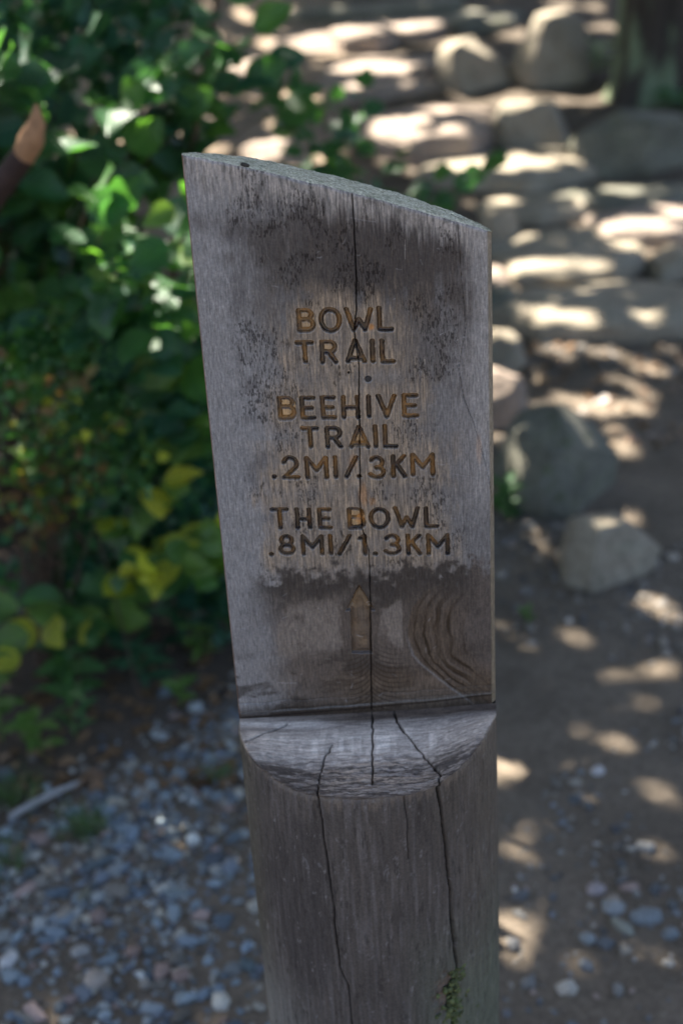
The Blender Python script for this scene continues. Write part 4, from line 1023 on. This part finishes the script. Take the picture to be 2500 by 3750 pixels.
blade_leafs('weed', 'tiny green sprout at the right foot of the dark boulder', (.375, 1.52, .0), 5, .03, .4, .8, 6, M_LEAFL, 'weed', .03)
blade_leafs('fern', 'bright green low fern at the left foot of the tree', (1.36, 6.0, .42), 16, .16, .3, .5, 7, M_LEAFL, 'fern', .12)
blade_leafs('fern', 'low fern at the right picture edge below the tree', (1.64, 5.35, .33), 14, .13, .3, .5, 8, M_LEAF, 'fern', .08)
blade_leafs('weed', 'dark green weed just left of the post at the foot of the shrub', (-.27, 1.50, .03), 12, .075, .4, .5, 9, M_LEAF, 'weed', .16)
blade_leafs('weed', 'broad leaved green weed under the yellow leaves near the left edge', (-.58, 1.30, .03), 12, .08, .5, .4, 10, M_LEAF, 'weed', .12)
blade_leafs('weed', 'low dark weed on the soil between the two narrow leaved weeds', (-.44, 1.33, .03), 12, .07, .4, .35, 13, M_LEAF2, 'weed', .09)
blade_leafs('weed', 'tall leafy weed leaning in at the left edge above the gravel', (-.70, 1.16, .03), 14, .07, .4, .5, 14, M_LEAFL, 'weed', .18)
def tuft(label, x, y, n, h, spread, seed):
    R = np.random.RandomState(seed); V = []; Fq = []
    for i in range(n):
        bx_, by = R.normal(0, spread, 2); a = R.uniform(0, 6.28); l = h*R.uniform(.5, 1.2); le = R.uniform(.3, 1.1)*l
        px, py = math.cos(a+1.57)*.0011, math.sin(a+1.57)*.0011; k = len(V)
        for j, t in enumerate((0, .5, 1)):
            cx, cy, cz = bx_+math.cos(a)*le*t*t, by+math.sin(a)*le*t*t, l*(t-.35*t*t)
            f = (1, .8, .1)[j]; V += [(cx-px*f, cy-py*f, cz), (cx+px*f, cy+py*f, cz)]
        Fq += [(k, k+1, k+3, k+2), (k+2, k+3, k+5, k+4)]
    o = link('grass_tuft', mesh_np('grass_tuft', V, Fq), M_GRASS, label=label, category='grass', group='grass tufts in the gravel')
    o.location = (x, y, float(gz(x, y))-.002)
tuft('larger grass tuft in the gravel below the grey stick', -.505, .885, 130, .055, .020, 1)
tuft('grass tuft cut by the left picture edge on the gravel', -.655, .80, 160, .06, .028, 2)
tuft('grass tuft at the left edge just above the gravel, below the weeds', -.655, 1.00, 140, .06, .03, 3)
tuft('small faint grass tuft on gravel left of the ledge', -.275, 1.03, 50, .04, .012, 4)

ST = link('stick', mesh_np('stick', *[(np.array([tuple(v) for v in tube(bez((0, 0, .012), (.05, .04, .022), (.115, .085, .018), 8), [.006, .0075, .007, .0065, .0075, .006, .005, .003], 8, .15, random.Random(3))[0]])), tube(bez((0, 0, .012), (.05, .04, .022), (.115, .085, .018), 8), [.006]*8, 8)[1]][0:2], np.tile([.30, .29, .28], (64, 1))), M_PEB,
     label='bleached grey stick on the ground at the lower left', category='stick')
ST.location = (-.645, .925, float(gz(-.645, .925)))
def twig(label, pts, r, seed):
    V, Fq = tube(pts, [r*(1-.05*i) for i in range(len(pts))], 5)
    link('twig', mesh_np('twig', [tuple(v) for v in V], Fq), M_STEM, label=label, category='twig')
twig('long thin dry twig leaning down from the yellow leaves to the gravel', bez((-.50, 1.38, .36), (-.47, 1.33, .2), (-.43, 1.22, .02), 8), .0022, 1)
twig('thin arched dry twig lying on gravel left of the ledge', bez((-.40, 1.16, .015), (-.33, 1.2, .05), (-.20, 1.19, .02), 8), .0016, 2)
def dry_leaf(label, x, y, L, key, rz, seed):
    o = bpy.data.objects.new('fallen_leaf', LEAFM[key][seed % 4]); COL.objects.link(o)
    o['label'] = label; o['category'] = 'fallen leaf'; o['group'] = 'fallen leaves on the path'
    o.matrix_world = leaf_matrix((x, y, float(gz(x, y))+.012), (math.cos(rz), math.sin(rz), .05), (.2, -.3, 1), L)
dry_leaf('pinkish dry leaf lying at the end of the grey stick', -.53, 1.03, .045, 'b', .1, 0)
dry_leaf('rust brown fallen leaf under the left grass tuft', -.60, .90, .03, 'b', 1.2, 1)
dry_leaf('rust brown fallen leaf on gravel close to the left of the post', -.22, .88, .03, 'b', .3, 2)
dry_leaf('tan fallen leaf on pebbles at the far lower left', -.60, .83, .028, 'b', 2.2, 3)
# leaf litter under the shrubs and by the steps
def litter():
    R = np.random.RandomState(15); n = 900
    x = np.concatenate([R.uniform(-.95, -.2, 650), R.uniform(.5, 1.4, 250)]); y = np.concatenate([1.0+R.uniform(0, 1, 650)**1.8*3.0, R.uniform(2.4, 3.25, 250)])
    P = np.stack([x, y, gz(x, y)+.006], 1); L = R.uniform(.02, .05, n)[:, None]; Wd = L*.33
    d1 = R.normal(size=(n, 3)); d1[:, 2] *= .25; d1 /= np.linalg.norm(d1, axis=1)[:, None]
    nn = R.normal(size=(n, 3))*.3+np.array([0, 0, 1]); d2 = np.cross(nn, d1); d2 /= np.linalg.norm(d2, axis=1)[:, None]
    u = np.cross(d1, d2)
    pts = np.stack([P-d1*L*.5, P+d2*Wd+u*L*.12, P+d1*L*.5, P-d2*Wd+u*L*.12], 1)
    link('leaf_litter', mesh_np('leaf_litter', pts.reshape(-1, 3), np.arange(n*4).reshape(-1, 4)), M_LEAFD, label='brown leaf litter under the shrubs and by the steps', category='leaf litter', kind='stuff')
litter()
